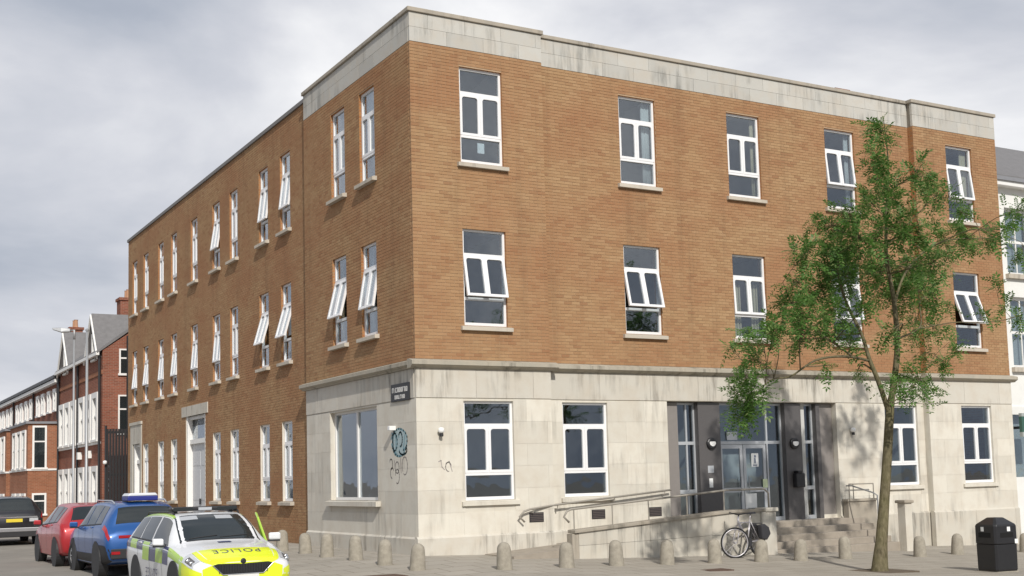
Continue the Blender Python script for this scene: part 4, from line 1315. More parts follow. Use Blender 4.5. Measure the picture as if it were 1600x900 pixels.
# hood and bumper panels in yellow
OCT.top(0.0, 0.52, -1.03, 1.03, 0.004, 10, 12).build('bonnet_panel', 'hi_yellow', pol, smooth=True, fix=False)
for sg in (1, -1):
    OCT.patch(0.0, 0.46, 0.0, 3.0, sg, 0.004, 10, 8).build('bumper_panel', 'hi_yellow', pol, smooth=True, fix=False)
    OCT.patch(0.46, 0.60, 1.6, 4.0, sg, 0.004, 3, 6).build('wing_panel', 'hi_lime', pol, smooth=True, fix=False)
    OCT.patch(0.10, 0.46, 3.05, 5.6, sg, 0.008, 8, 5, 0.05, 0.06).build('headlamp', 'headlamp', pol, smooth=True, fix=False)
    blocks = [(0.62, 1.26, 'hi_lime'), (1.27, 1.62, 'hi_blue'), (1.63, 2.10, 'hi_lime'), (2.11, 2.58, 'hi_blue'), (2.59, 3.06, 'hi_lime'), (3.07, 3.54, 'hi_blue'), (3.55, 4.05, 'hi_lime'), (4.06, 4.5, 'hi_blue')]
    for b0, b1, m_ in blocks:
        OCT.patch(b0, b1, 2.1 if b0 > 0.7 and b0 < 3 else 2.65, 3.9, sg, 0.0035, 5, 5).build('livery_block', m_, pol, smooth=True, fix=False)
    OCT.patch(1.95, 4.2, 5.95, 6.75, sg, 0.004, 14, 3).build('livery_strip', 'hi_lime', pol, smooth=True, fix=False)
    MB().tube([(fx - 2.1, sg * .575, 1.44), (fx - 2.2, sg * .59, 1.49), (fx - 4.0, sg * .56, 1.47), (fx - 4.15, sg * .55, 1.42)], 0.016, 6).build('roof_rail', 'black_metal', pol)
    p = OCT.side(4.4, 3.4, sg)
    OCT.patch(4.42, 4.66, 2.9, 4.2, sg, 0.006, 4, 4).build('tail_lamp', 'tail_red', pol, smooth=True, fix=False)
# front cap in yellow, grille, badge, intakes, plate
MB().prismx([(-.66, .33), (-.50, .30), (.50, .30), (.66, .33), (.675, .60), (.44, .685), (-.44, .685), (-.675, .60)], fx - 0.01, fx + 0.006).build('front_bumper', 'hi_yellow', pol, bevel=0.02)
gr = MB().prismx([(-.34, .50), (.34, .50), (.50, .655), (.42, .675), (.08, .665), (0, .655), (-.08, .665), (-.42, .675), (-.50, .655)], fx - 0.02, fx + 0.012).build('grille', 'black_plastic', pol)
mb = MB()
for i in range(19):
    y = -0.40 + i * 0.0445
    mb.box(fx + 0.012, fx + 0.022, y - 0.006, y + 0.006, 0.52, 0.655)
mb.build('grille_bars', 'black_metal', gr)
MB().tube([(fx + .014, -.51, .655), (fx + .016, -.34, .495), (fx + .016, .34, .495), (fx + .014, .51, .655)], 0.008, 6).build('grille_trim', 'chrome', gr)
MB().lathe([(0.045, 0.0), (0.045, 0.012), (0.02, 0.018)], 18, (fx + 0.004, 0, 0.705), 'x').build('badge', 'black_metal', pol)
MB().box(fx - 0.02, fx + 0.01, -0.45, 0.45, 0.335, 0.40).build('lower_intake', 'black_plastic', pol)
for sg in (1, -1):
    OCT.patch(0.13, 0.36, 3.5, 5.0, sg, 0.011, 5, 3, 0.05, 0.03).build('headlamp_bezel', 'dark_panel', pol, smooth=True, fix=False)
    for bb in (0.19, 0.30):
        q = OCT.side(bb, 4.1, sg)
        MB().lathe([(0.035, 0.0), (0.04, 0.03), (0.02, 0.036)], 12, (q.x, q.y + sg * 0.002, q.z), 'x').build('headlamp_lens', 'chrome', pol, smooth=True)
    OCT.patch(0.10, 0.30, 0.9, 1.5, sg, 0.008, 4, 2).build('fog_lamp_recess', 'black_plastic', pol, smooth=True, fix=False)
OCT.top(0.515, 0.53, -1.0, 1.0, 0.0065, 1, 12).build('bonnet_edge', 'hi_blue', pol, fix=False) if False else None
MB().tube([(fx - 3.95, 0.0, 1.42), (fx - 4.15, 0.0, 1.60)], 0.006, 5).build('aerial', 'black_metal', pol)
MB().box(fx + 0.006, fx + 0.018, -0.26, 0.26, 0.415, 0.495).build('number_plate', 'plate_white', pol)
# mirrored word on the bonnet
def text_mesh(name, txt, size, mat, parent, fn, mirrored=False, space=1.05):
    cu = bpy.data.curves.new(name, 'FONT'); cu.body = txt; cu.size = size; cu.align_x = 'CENTER'; cu.space_character = space
    ob = bpy.data.objects.new(name, cu); COL.objects.link(ob)
    dg = bpy.context.evaluated_depsgraph_get()
    me = bpy.data.meshes.new_from_object(ob.evaluated_get(dg))
    bpy.data.objects.remove(ob)
    for v in me.vertices:
        v.co = fn((-v.co.x if mirrored else v.co.x), v.co.y)
    me.materials.clear(); me.materials.append(MAT[mat])
    return link(name, me, parent)
def hood_pt(u, v_):
    b = 0.42 - v_ * 1.0
    q = OCT.sec(b)
    y = u
    return Vector((fx - b, y, float(np.interp(abs(y), [q[9][0], q[8][0], q[7][0], q[6][0]], [q[9][1], q[8][1], q[7][1], q[6][1]])) + 0.009))
text_mesh('bonnet_lettering', 'POLICE', 0.21, 'hi_blue', pol, hood_pt, True, 1.25)
text_mesh('side_lettering', 'POLICE', 0.24, 'hi_blue', pol, lambda u, v_: Vector((fx - 2.35 - u, -(0.925), 0.36 + v_)), False, 1.1)
def crest_pt(u, v_):
    return None
OCT.top(0.98, 1.10, -0.16, 0.16, 0.009, 2, 4).build('bonnet_crest', 'hi_blue', pol, smooth=True, fix=False)
for f0, f1 in ((-0.85, -0.38), (0.10, 0.56)):
    OCT.top(1.78, 1.92, f0, f1, 0.009, 3, 5).build('sun_visor', 'alu', pol, smooth=True, fix=False)
OCT.top(1.30, 1.70, 0.46, 0.72, 0.0085, 3, 4).build('steering_side_reflection', 'taupe_panel', pol, smooth=True, fix=False) if False else None
# light bar
lbx = fx - 2.35
o = MB().box(lbx - 0.13, lbx + 0.13, -0.60, 0.60, 1.50, 1.575).build('light_bar', 'black_plastic', pol, bevel=0.03)
for y0, y1, m_ in ((-0.57, -0.22, 'car_glass'), (-0.12, 0.12, 'alu'), (0.22, 0.57, 'car_glass')):
    MB().box(lbx + 0.12, lbx + 0.136, y0, y1, 1.512, 1.562).build('beacon', m_, o)
for y in (-0.5, 0.5):
    MB().box(lbx - 0.04, lbx + 0.04, y - 0.03, y + 0.03, 1.44, 1.50).build('light_bar_foot', 'black_metal', o)
mirror(pol, OCT, 1.58, 1.0, 0.89, -1, 'paint_white')
# open front passenger door
dr = empty('door', (fx - 1.50, 0.915, 0), math.radians(-15)); dr.parent = pol
MB().prism([(0.0, 0.24), (-1.08, 0.24), (-1.10, 0.95), (0.0, 0.92)], -0.05, 0.03).build('door_skin', 'paint_white', dr, bevel=0.02)
MB().box(-0.52, -0.02, 0.031, 0.036, 0.52, 0.90).build('livery_block', 'hi_lime', dr)
MB().box(-1.06, -0.53, 0.031, 0.036, 0.52, 0.92).build('livery_block', 'hi_blue', dr)
MB().tube([(-0.02, -0.02, 0.93), (-0.42, -0.14, 1.34), (-0.70, -0.16, 1.42), (-1.08, -0.13, 1.41), (-1.10, -0.02, 0.95)], 0.022, 6).build('window_frame', 'hi_lime', dr)
MB().quad((-0.05, -0.02, 0.93), (-1.08, -0.02, 0.95), (-1.06, -0.13, 1.39), (-0.45, -0.14, 1.34)).build('side_window', 'glass_dark', dr, fix=False)
o = MB().box(-0.20, -0.08, 0.03, 0.24, 0.95, 1.08).build('wing_mirror', 'paint_white', dr, bevel=0.03)
MB().box(-0.19, -0.09, 0.02, 0.23, 0.925, 0.95).build('mirror_base', 'cladding', dr)

# ---- blue SUV
SUV = Shape([(0.0, .35, .58, .68, .70, .80, .50), (.06, .26, .74, .74, .80, .87, .62), (.2, .22, .84, .82, .87, .93, .68), (.6, .22, .88, .93, .905, 1.02, .72), (1.10, .22, .89, 1.02, .915, 1.09, .73), (1.45, .22, .89, 1.04, .917, 1.35, .69), (1.78, .22, .89, 1.05, .917, 1.55, .645),
             (2.1, .22, .89, 1.06, .917, 1.60, .64), (2.8, .22, .89, 1.08, .917, 1.61, .635), (3.5, .24, .89, 1.11, .91, 1.585, .62), (3.85, .26, .88, 1.12, .90, 1.545, .60), (4.0, .28, .87, 1.10, .89, 1.50, .60), (4.22, .32, .84, 1.04, .875, 1.12, .70), (4.33, .36, .80, .90, .86, .99, .72), (4.38, .42, .74, .80, .80, .90, .70)])
blue = make_car('blue_car', (-5.13, 3.62 + 4.38 / 2 - 0.85, -0.285), math.pi / 2, 'blue SUV parked between the red hatchback and the police car', 'car', SUV, 0.86, 3.50, 0.345, 'paint_blue',
                [(1.30, 2.28, .38, .02), (2.36, 3.15, .02, .02), (3.22, 3.78, .0, -.16)], (1.13, 1.80), (4.01, 4.20), 1.83, steer=math.radians(14), clad=True, arch=0.07)
RX = -SUV.L / 2
for sg in (1, -1):
    SUV.patch(4.02, 4.36, 3.0, 4.15, sg, 0.008, 6, 4).build('tail_lamp', 'tail_red', blue, smooth=True, fix=False)
    SUV.patch(3.75, 4.37, 0.1, 1.9, sg, 0.007, 8, 4).build('bumper_cladding', 'cladding', blue, smooth=True, fix=False)
    MB().tube([(SUV.L / 2 - 1.95, sg * .58, 1.585), (SUV.L / 2 - 2.1, sg * .60, 1.64), (SUV.L / 2 - 3.5, sg * .58, 1.635), (SUV.L / 2 - 3.75, sg * .555, 1.57)], 0.017, 6).build('roof_rail', 'chrome', blue)
    mirror(blue, SUV, 1.42, 1.09, 0.90, sg, 'paint_blue')
MB().box(RX - 0.012, RX + 0.02, -0.62, 0.62, 0.84, 0.90).build('tail_strip', 'tail_red', blue)
MB().box(RX - 0.012, RX + 0.04, -0.78, 0.78, 0.40, 0.62).build('rear_bumper', 'cladding', blue, bevel=0.02)
for sg in (1, -1):
    MB().box(RX - 0.022, RX, sg * 0.68 - 0.09, sg * 0.68 + 0.09, 0.50, 0.56).build('reflector', 'tail_red', blue)
MB().box(RX - 0.018, RX, -0.26, 0.26, 0.68, 0.79).build('number_plate', 'plate_yellow', blue)
# box lying on its roof
rb_ = empty('roof_box', (-5.08, 3.75, -0.285 + 1.622)); tag(rb_, 'flat blue box with a white top on the roof of the blue car', 'box')
MB().box(-0.33, 0.33, -0.30, 0.30, 0.0, 0.10).build('box_base', simple('box_blue', (0.02, 0.03, 0.20), 0.4), rb_, bevel=0.02)
MB().prism([(-0.33, 0.102), (0.33, 0.102), (0.28, 0.165), (-0.28, 0.165)], -0.30, 0.30).build('box_lid', 'paint_white', rb_, bevel=0.015)

# ---- red hatchback
HAT = Shape([(0.0, .32, .55, .62, .68, .72, .48), (.06, .24, .72, .68, .78, .79, .60), (.22, .20, .82, .75, .85, .85, .66), (.6, .20, .86, .86, .89, .95, .70), (1.05, .20, .87, .95, .90, 1.03, .72), (1.45, .20, .88, .97, .903, 1.29, .65), (1.85, .20, .88, .98, .903, 1.48, .585),
             (2.2, .20, .88, 1.0, .903, 1.53, .58), (2.8, .20, .88, 1.03, .90, 1.53, .57), (3.4, .22, .87, 1.06, .895, 1.49, .55), (3.65, .24, .86, 1.07, .885, 1.45, .54), (3.98, .28, .84, 1.05, .87, 1.10, .66), (4.1, .32, .80, .93, .85, 1.0, .70), (4.16, .40, .74, .82, .79, .90, .68)])
red = make_car('red_car', (-5.27, 7.35 + 4.16 / 2, -0.26), math.pi / 2, 'red hatchback parked between the black car and the blue SUV', 'car', HAT, 0.82, 3.42, 0.33, 'paint_red',
               [(1.22, 2.25, .42, .02), (2.33, 3.05, .02, .02), (3.12, 3.5, .0, -.12)], (1.08, 1.87), (3.67, 3.95), 1.805)
RX = -HAT.L / 2
for sg in (1, -1):
    HAT.patch(3.80, 4.12, 3.1, 4.3, sg, 0.008, 6, 4).build('tail_lamp', 'tail_red', red, smooth=True, fix=False)
    mirror(red, HAT, 1.40, 1.04, 0.885, sg, 'paint_red')
MB().box(RX - 0.015, RX + 0.04, -0.66, 0.66, 0.36, 0.50).build('rear_bumper', 'cladding', red, bevel=0.02)
MB().box(RX - 0.014, RX, -0.26, 0.26, 0.66, 0.77).build('number_plate', 'plate_yellow', red)
p = HAT.side(3.9, 4.0, 1)
MB().box(p.x - 0.05, p.x + 0.14, p.y - 0.10, p.y + 0.0, p.z - 0.035, p.z + 0.01).build('lamp_highlight', 'chrome', red) if False else None

# ---- black SUV ahead
RRV = Shape([(0.0, .38, .60, .72, .75, .86, .55), (.06, .28, .78, .80, .86, .93, .66), (.25, .24, .88, .88, .93, 1.0, .74), (.8, .24, .93, 1.0, .96, 1.08, .78), (1.35, .24, .94, 1.06, .965, 1.13, .78), (1.75, .24, .94, 1.08, .965, 1.40, .70), (2.15, .24, .94, 1.10, .965, 1.60, .64),
             (2.5, .24, .94, 1.11, .965, 1.66, .63), (3.3, .24, .94, 1.13, .965, 1.66, .62), (4.1, .26, .93, 1.15, .955, 1.63, .61), (4.45, .28, .92, 1.15, .945, 1.59, .60), (4.70, .34, .88, 1.08, .92, 1.14, .74), (4.76, .38, .84, .98, .90, 1.06, .78), (4.80, .44, .80, .90, .86, .98, .76)])
blk = make_car('black_car', (-5.42, 20.45 + 2.4, -0.215), math.pi / 2, 'black SUV with a yellow rear plate ahead of the red hatchback', 'car', RRV, 0.95, 3.83, 0.37, 'paint_black',
               [(1.60, 2.65, .42, .02), (2.75, 3.65, .02, .02), (3.75, 4.3, .0, -.12)], (1.40, 2.18), (4.46, 4.68), 1.93, clad=True)
RX = -RRV.L / 2
MB().box(RX - 0.015, RX + 0.02, -0.74, 0.74, 0.93, 0.975).build('tail_strip', 'chrome', blk)
for sg in (1, -1):
    RRV.patch(4.45, 4.78, 3.2, 4.0, sg, 0.008, 5, 3).build('tail_lamp', 'tail_red', blk, smooth=True, fix=False)
    MB().box(RX - 0.02, RX + 0.02, sg * 0.62 - 0.14, sg * 0.62 + 0.14, 0.80, 0.915).build('tail_lamp', 'headlamp', blk)
MB().box(RX - 0.02, RX, -0.26, 0.26, 0.79, 0.90).build('number_plate', 'plate_yellow', blk)
MB().box(RX - 0.025, RX + 0.05, -0.80, 0.80, 0.46, 0.60).build('rear_bumper', 'rim_alloy', blk, bevel=0.02)
MB().box(RX - 0.02, RX + 0.05, -0.78, 0.78, 0.30, 0.455).build('diffuser', 'cladding', blk)

# ================================================================== street tree
tree = empty('street_tree', (7.41, -6.1, gz(7.41, -6.1)))
tag(tree, 'young feathery green street tree on the pavement before the entrance', 'tree')
TO = Vector(tree.location)
def mat_bark():
    t = NT('bark')
    v = t.coords((1, 1, 0.35))
    c = t.ramp(t.noise(v, 22, 6, 0.65), [(0.3, (0.055, 0.042, 0.03)), (0.7, (0.20, 0.165, 0.115))])
    z = t.n('ShaderNodeSeparateXYZ', {0: t.n('ShaderNodeNewGeometry').outputs['Position']}).outputs[2]
    alg = t.math('MULTIPLY', t.noise(t.coords(), 3, 4), 0.8)
    c = t.mix(t.math('MULTIPLY', alg, 0.55), c, (0.20, 0.20, 0.075, 1))
    t.bump(t.noise(v, 40, 5), 0.7, 0.02)
    return t.set(c, 0.95, 0, 0.1)
MAT['bark'] = mat_bark()
def mat_leaf():
    t = NT('leaf')
    r = t.n('ShaderNodeNewGeometry').outputs['Random Per Island']
    c = t.ramp(r, [(0.0, (0.045, 0.11, 0.02)), (0.4, (0.082, 0.178, 0.034)), (0.8, (0.12, 0.225, 0.05)), (1.0, (0.205, 0.265, 0.09))])
    t.set(c, 0.5, 0, 0.35)
    tl = t.n('ShaderNodeBsdfTranslucent', {'Color': c})
    br = t.n('ShaderNodeHueSaturation', {'Value': 1.6, 'Color': c})
    t.l(br.outputs[0], tl.inputs['Color'])
    ms = t.n('ShaderNodeMixShader', {0: 0.38})
    t.l(t.b.outputs[0], ms.inputs[1]); t.l(tl.outputs[0], ms.inputs[2])
    t.l(ms.outputs[0], t.o.inputs['Surface'])
    return t.m
MAT['leaf'] = mat_leaf()
def spl(pts, n=6):
    """smooth polyline"""
    P = [Vector(p) for p in pts]
    out = []
    for i in range(len(P) - 1):
        a, b, c, d = P[max(i - 1, 0)], P[i], P[i + 1], P[min(i + 2, len(P) - 1)]
        for k in range(n):
            t = k / n
            out.append(0.5 * ((2 * b) + (c - a) * t + (2 * a - 5 * b + 4 * c - d) * t * t + (3 * b - a - 3 * c + d) * t ** 3))
    out.append(P[-1])
    return out
Z = Vector
def tp(*l): return [Vector(p) - TO for p in l]
trunk_p = spl(tp((7.41, -6.1, -0.62), (7.45, -6.1, -0.25), (7.62, -6.1, 0.73), (7.80, -6.1, 1.77), (7.97, -6.1, 2.83), (8.10, -6.12, 3.36), (8.23, -6.15, 4.17), (8.26, -6.1, 5.12), (8.17, -6.05, 6.07), (8.19, -6.1, 7.04), (8.10, -6.3, 8.1), (7.7, -6.6, 8.9)), 5)
nT = len(trunk_p)
def trad(i):
    z = trunk_p[i].z + TO.z
    return float(np.interp(z, [-0.62, -0.35, 0.1, 1.0, 2.7, 3.1, 4.2, 6, 8, 9], [0.21, 0.165, 0.125, 0.105, 0.092, 0.072, 0.06, 0.04, 0.018, 0.006]))
MB().tube(trunk_p, [trad(i) for i in range(nT)], 12).build('trunk', 'bark', tree, smooth=True)
limbs = [
    (tp((7.95, -6.1, 2.72), (7.67, -6.1, 3.42), (7.50, -6.05, 3.88), (7.47, -5.9, 4.42), (7.30, -5.7, 5.08), (7.2, -5.6, 5.8), (7.6, -5.4, 6.7)), 0.075),
    (tp((7.50, -6.05, 3.84), (6.76, -6.15, 3.90), (5.88, -6.2, 3.80), (5.18, -6.2, 3.46), (4.68, -6.15, 3.37), (4.2, -6.1, 2.95)), 0.042),
    (tp((6.9, -6.15, 3.92), (6.3, -5.9, 4.4), (5.6, -6.0, 4.8), (5.0, -6.3, 5.3)), 0.03),
    (tp((8.26, -6.1, 5.0), (8.9, -5.8, 5.7), (9.8, -5.5, 6.3), (10.9, -5.3, 6.75), (12.1, -5.3, 6.9), (12.8, -5.6, 6.9)), 0.04),
    (tp((8.2, -6.08, 5.7), (7.6, -6.5, 6.2), (6.8, -6.7, 6.2), (6.2, -6.6, 6.4)), 0.032),
    (tp((8.23, -6.12, 4.3), (9.0, -6.1, 4.6), (9.6, -5.6, 5.2), (10.4, -5.1, 5.5)), 0.032),
    (tp((8.18, -6.05, 6.3), (8.7, -6.4, 6.9), (9.2, -6.6, 7.4)), 0.028),
    (tp((7.35, -5.75, 4.9), (6.6, -5.6, 5.2), (5.9, -5.5, 5.5)), 0.03),
    (tp((8.9, -6.12, 4.55), (9.8, -6.3, 4.7), (10.9, -6.4, 4.75), (11.9, -6.4, 4.95), (12.4, -6.1, 5.3)), 0.018),
    (tp((7.99, -6.1, 2.95), (8.3, -6.3, 3.2), (8.5, -6.5, 3.5), (9.2, -6.3, 4.0)), 0.02),
    (tp((7.98, -6.1, 2.9), (7.75, -6.7, 3.0), (7.65, -7.1, 3.1)), 0.014),
]
skel = [(p, trad(i)) for i, p in enumerate(trunk_p) if p.z + TO.z > 2.9]
for pts, r in limbs:
    q = spl(pts, 5)
    n = len(q)
    rr = [0.75 * r * (1 - 0.75 * i / (n - 1)) for i in range(n)]
    MB().tube(q, rr, 8).build('limb', 'bark', tree, smooth=True)
    skel += [(p, a) for p, a in zip(q, rr)]
CL = [(7.27, -6.94, 8.44, 0.29, 1.0), (6.9, -7.1, 7.87, 0.3, 1), (7.76, -6.43, 7.75, 0.32, 0.7), (7.29, -7.2, 7.12, 0.44, 0.8), (7.69, -7.49, 7.47, 0.36, 1), (9.13, -6.41, 7.47, 0.36, 0.8), (9.15, -4.76, 7.62, 0.52, 0.9), (8.05, -5.14, 7.15, 0.47, 0.9), (7.25, -5.25, 6.71, 0.47, 1), (5.08, -6.99, 5.77, 0.37, 1), (6.67, -5.98, 5.99, 0.53, 1.1), (6.64, -6.81, 6.17, 0.58, 1.1), (7.2, -7.15, 6.41, 0.54, 1), (7.7, -7.36, 6.48, 0.39, 0.7), (9.0, -7.01, 7.19, 0.29, 0.6), (12.13, -4.73, 7.66, 0.3, 0.5), (11.15, -5.05, 6.83, 0.44, 0.8), (11.83, -5.12, 6.95, 0.42, 0.8), (12.58, -5.14, 6.97, 0.39, 0.8), (10.66, -7.08, 6.63, 0.27, 0.5), (11.65, -6.71, 7.21, 0.31, 0.6), (12.74, -5.9, 6.5, 0.27, 0.5), (7.82, -5.36, 5.76, 0.62, 1.1), (9.11, -4.97, 5.97, 0.64, 1.1), (10.13, -4.88, 6.2, 0.66, 1.1), (8.02, -7.42, 5.71, 0.45, 0.9), (6.58, -5.76, 5.42, 0.5, 1), (6.07, -5.55, 5.49, 0.37, 0.9), (5.2, -6.08, 4.85, 0.38, 1), (4.87, -7.13, 4.57, 0.46, 1.1), (6.48, -6.18, 4.89, 0.47, 1.0), (3.79, -7.41, 4.19, 0.28, 0.8), (6.79, -4.71, 4.42, 0.38, 1.0), (7.31, -4.93, 4.48, 0.41, 0.9), (6.94, -5.95, 4.28, 0.37, 0.7), (6.8, -6.74, 4.83, 0.38, 0.6), (9.76, -4.79, 5.46, 0.55, 0.8), (9.37, -5.87, 5.42, 0.5, 0.9), (11.01, -4.88, 5.43, 0.38, 0.7), (10.12, -4.99, 4.94, 0.43, 0.6), (9.57, -6.07, 4.57, 0.33, 0.6), (7.88, -6.38, 4.47, 0.34, 0.4), (9.36, -5.78, 4.1, 0.3, 0.35), (8.42, -6.32, 3.48, 0.37, 0.8), (7.7, -7.18, 3.01, 0.31, 0.8), (7.6, -6.72, 3.31, 0.28, 0.5), (10.91, -5.1, 4.0, 0.32, 0.6), (9.13, -6.83, 4.06, 0.19, 0.3), (3.92, -6.83, 4.08, 0.22, 0.5), (4.65, -5.7, 3.85, 0.3, 0.8), (3.51, -6.8, 3.35, 0.31, 0.9), (3.96, -5.99, 3.12, 0.27, 0.9), (4.0, -6.19, 2.8, 0.37, 1.1), (3.87, -6.6, 3.08, 0.26, 0.8), (4.43, -5.3, 4.14, 0.15, 0.3), (4.32, -6.59, 4.49, 0.2, 0.5), (3.97, -6.24, 4.27, 0.12, 0.2), (10.61, -6.58, 4.89, 0.19, 0.25), (12.14, -5.89, 5.2, 0.18, 0.25), (11.81, -6.46, 4.82, 0.2, 0.35), (11.3, -6.33, 5.67, 0.17, 0.2), (7.5, -5.7, 3.65, 0.19, 0.2), (6.11, -6.39, 3.69, 0.18, 0.2)]
tr = random.Random(11)
twigs = MB(); LV = []; LF = []
def leaflet(p, d, nrm, L, W):
    s_ = d.cross(nrm).normalized()
    o = len(LV)
    m = p + d * (L * 0.45)
    LV.extend([tuple(p), tuple(m + s_ * W - nrm * L * 0.04), tuple(p + d * L - nrm * L * 0.12), tuple(m - s_ * W - nrm * L * 0.04)])
    LF.append((o, o + 1, o + 2, o + 3))
def rv():
    return Vector((tr.gauss(0, 1), tr.gauss(0, 1), tr.gauss(0, 1))).normalized()
def compound(p, d, Lr):
    """pinnate leaf: leaflets in pairs along a drooping stalk"""
    n = 5
    nrm = (Vector((0, 0, 1)) + rv() * 0.5)
    nrm = (nrm - d * nrm.dot(d)).normalized()
    side = d.cross(nrm)
    for k in range(n):
        t = (k + 0.8) / n
        q = p + d * (Lr * t) - Vector((0, 0, 1)) * (Lr * 0.22 * t * t)
        for sg in (1, -1):
            dd = (d * 0.55 + side * sg + rv() * 0.18).normalized()
            leaflet(q, dd, (nrm + rv() * 0.25).normalized(), Lr * 0.30, Lr * 0.062)
    leaflet(p + d * Lr - Vector((0, 0, 1)) * (Lr * 0.22), d, nrm, Lr * 0.3, Lr * 0.062)
for x, y, z, r, dn in CL:
    c = Vector((x, y, z)) - TO
    best = min(skel, key=lambda s_: (s_[0] - c).length + (0.6 if s_[0].z > c.z else 0))
    b0 = best[0]
    mid = (b0 + c) / 2 + Vector((tr.uniform(-.15, .15), tr.uniform(-.15, .15), tr.uniform(-.05, .22)))
    q = spl([b0, mid, c], 4)
    r0 = min(best[1] * 0.7, 0.022)
    twigs.tube(q, [r0 * (1 - 0.7 * i / (len(q) - 1)) + 0.002 for i in range(len(q))], 5, caps=False)
    nt = int((5 + 66 * r * r) * dn * 0.95) + 2
    for i in range(nt):
        off = rv() * (r * 1.12 * tr.random() ** 0.5)
        e_ = c + Vector((off.x, off.y, off.z * 0.95))
        s0 = q[tr.randint(len(q) // 2, len(q) - 1)]
        m2 = (s0 + e_) / 2 + rv() * 0.05
        twigs.tube([s0, m2, e_], [0.006, 0.004, 0.002], 3, caps=False)
        dirv = (e_ - s0).normalized() if (e_ - s0).length > 0.01 else rv()
        for j in range(tr.randint(5, 8)):
            d = (dirv * 0.5 + rv() + Vector((0, 0, -0.1))).normalized()
            compound(m2.lerp(e_, tr.random()), d, tr.choice((0.15, 0.2, 0.24, 0.28, 0.34)) * tr.uniform(0.9, 1.1))
twigs.build('twigs', 'bark', tree, fix=False)
me = bpy.data.meshes.new('crown')
me.from_pydata(LV, [], LF); me.materials.append(MAT['leaf'])
tag(link('crown', me, tree), kind='stuff')
# tree pit
pit = MB().box(7.41 - .55, 7.41 + .55, -6.1 - .55, -6.1 + .55, -0.9, gz(7.41, -6.1) + 0.012).build('tree_pit', simple('soil', (0.13, 0.10, 0.07), 0.95, var=0.4, scale=14, bump=0.8))
tag(pit, kind='structure')
def flatten(e, top):
    for c in list(e.children):
        c.parent = top
        c.matrix_parent_inverse = Matrix.Translation(top.location).inverted()
    bpy.data.objects.remove(e)
flatten(ent, bld)
# ================================================================== houses along the side street
def house_window(par, y0, y1, z0, z1, x, proud=0.10, jamb=0.14, bars=True):
    """sash window in a white surround, facing the side street (towards -x)"""
    mb = MB()
    a, b = x - proud, x + 0.02
    mb.box(a, b, y0, y0 + jamb, z0, z1).box(a, b, y1 - jamb, y1, z0, z1).box(a, b, y0 + jamb, y1 - jamb, z1 - jamb, z1).box(a - 0.03, b, y0 - 0.05, y1 + 0.05, z0 - 0.10, z0)
    if bars:
        zm = (z0 + z1) / 2
        mb.box(x - proud * 0.5, b, y0 + jamb, y1 - jamb, zm - 0.04, zm + 0.04)
    w = mb.build('window', 'white_paint', par)
    MB().box(x - 0.012, x - 0.004, y0 + jamb - 0.01, y1 - jamb + 0.01, z0, z1 - jamb + 0.01).build('pane', 'car_glass', w)
    return w
def side_window(par, x0, x1, z0, z1, y, t=0.07):
    """the same, in a wall that faces the camera (towards -y)"""
    mb = MB()
    mb.box(x0, x0 + t, y - 0.05, y + 0.02, z0, z1).box(x1 - t, x1, y - 0.05, y + 0.02, z0, z1).box(x0 + t, x1 - t, y - 0.05, y + 0.02, z1 - t, z1).box(x0 - 0.05, x1 + 0.05, y - 0.09, y + 0.02, z0 - 0.1, z0)
    zm = z0 + (z1 - z0) * 0.62
    mb.box(x0 + t, x1 - t, y - 0.04, y + 0.02, zm - 0.035, zm + 0.035)
    w = mb.build('window', 'white_paint', par)
    MB().box(x0 + t - 0.01, x1 - t + 0.01, y - 0.012, y - 0.004, z0, z1 - t + 0.01).build('pane', 'car_glass', w)
def chimney(par, x0, x1, y0, y1, z0, z1):
    o = MB().box(x0, x1, y0, y1, z0, z1).build('chimney', 'brick_red', par)
    MB().box(x0 - 0.06, x1 + 0.06, y0 - 0.06, y1 + 0.06, z1, z1 + 0.14).build('chimney_cap', 'brick_red', o)
    n = max(2, int((y1 - y0) / 0.45))
    for i in range(n):
        MB().lathe([(0.13, 0), (0.11, 0.1), (0.10, 0.38), (0.12, 0.42)], 10, ((x0 + x1) / 2, y0 + (i + 0.5) * (y1 - y0) / n, z1 + 0.14)).build('chimney_pot', simple('pot', (0.45, 0.25, 0.15), 0.9) if 'pot' not in bpy.data.materials else bpy.data.materials['pot'], o)

X0 = 0.14
gh = empty('gabled_house', (X0, 33.8, 0.0))
tag(gh, 'red brick house with two white edged gables and rows of tall windows', 'house')
def GP(mb, name, mat, par=gh, **k):
    o = mb.build(name, mat, **k); o.parent = par
    o.matrix_parent_inverse = Matrix.Translation(par.location).inverted() if par.parent is None else Matrix()
    return o
hg = empty('facade'); hg.parent = gh; hg.matrix_parent_inverse = Matrix.Translation(gh.location).inverted()
MB().prism([(X0, -0.5), (X0, 8.0), (2.8, 9.9), (5.5, 8.0), (5.5, -0.5)], 33.8, 44.78).build('wall', 'brick_red', hg)
MB().prism([(X0 - 0.25, 7.86), (2.8, 10.03), (5.7, 7.9), (5.7, 8.0), (2.8, 10.16), (X0 - 0.25, 7.98)], 33.76, 44.8).build('roof', 'slate', hg)
MB().box(X0 - 0.3, X0 - 0.16, 33.76, 44.8, 7.78, 7.92).build('gutter', 'white_paint', hg)
MB().box(X0 - 0.04, X0 - 0.002, 33.8, 44.8, 6.9, 7.1).build('brick_band', 'brick_orange', hg)
MB().tube([(X0 - 0.1, 34.0, 0), (X0 - 0.1, 34.0, 7.8)], 0.06, 8).build('downpipe', 'black_metal', hg)
MB().tube([(X0 - 0.1, 39.3, 0), (X0 - 0.1, 39.3, 7.8)], 0.06, 8).build('downpipe', 'black_metal', hg)
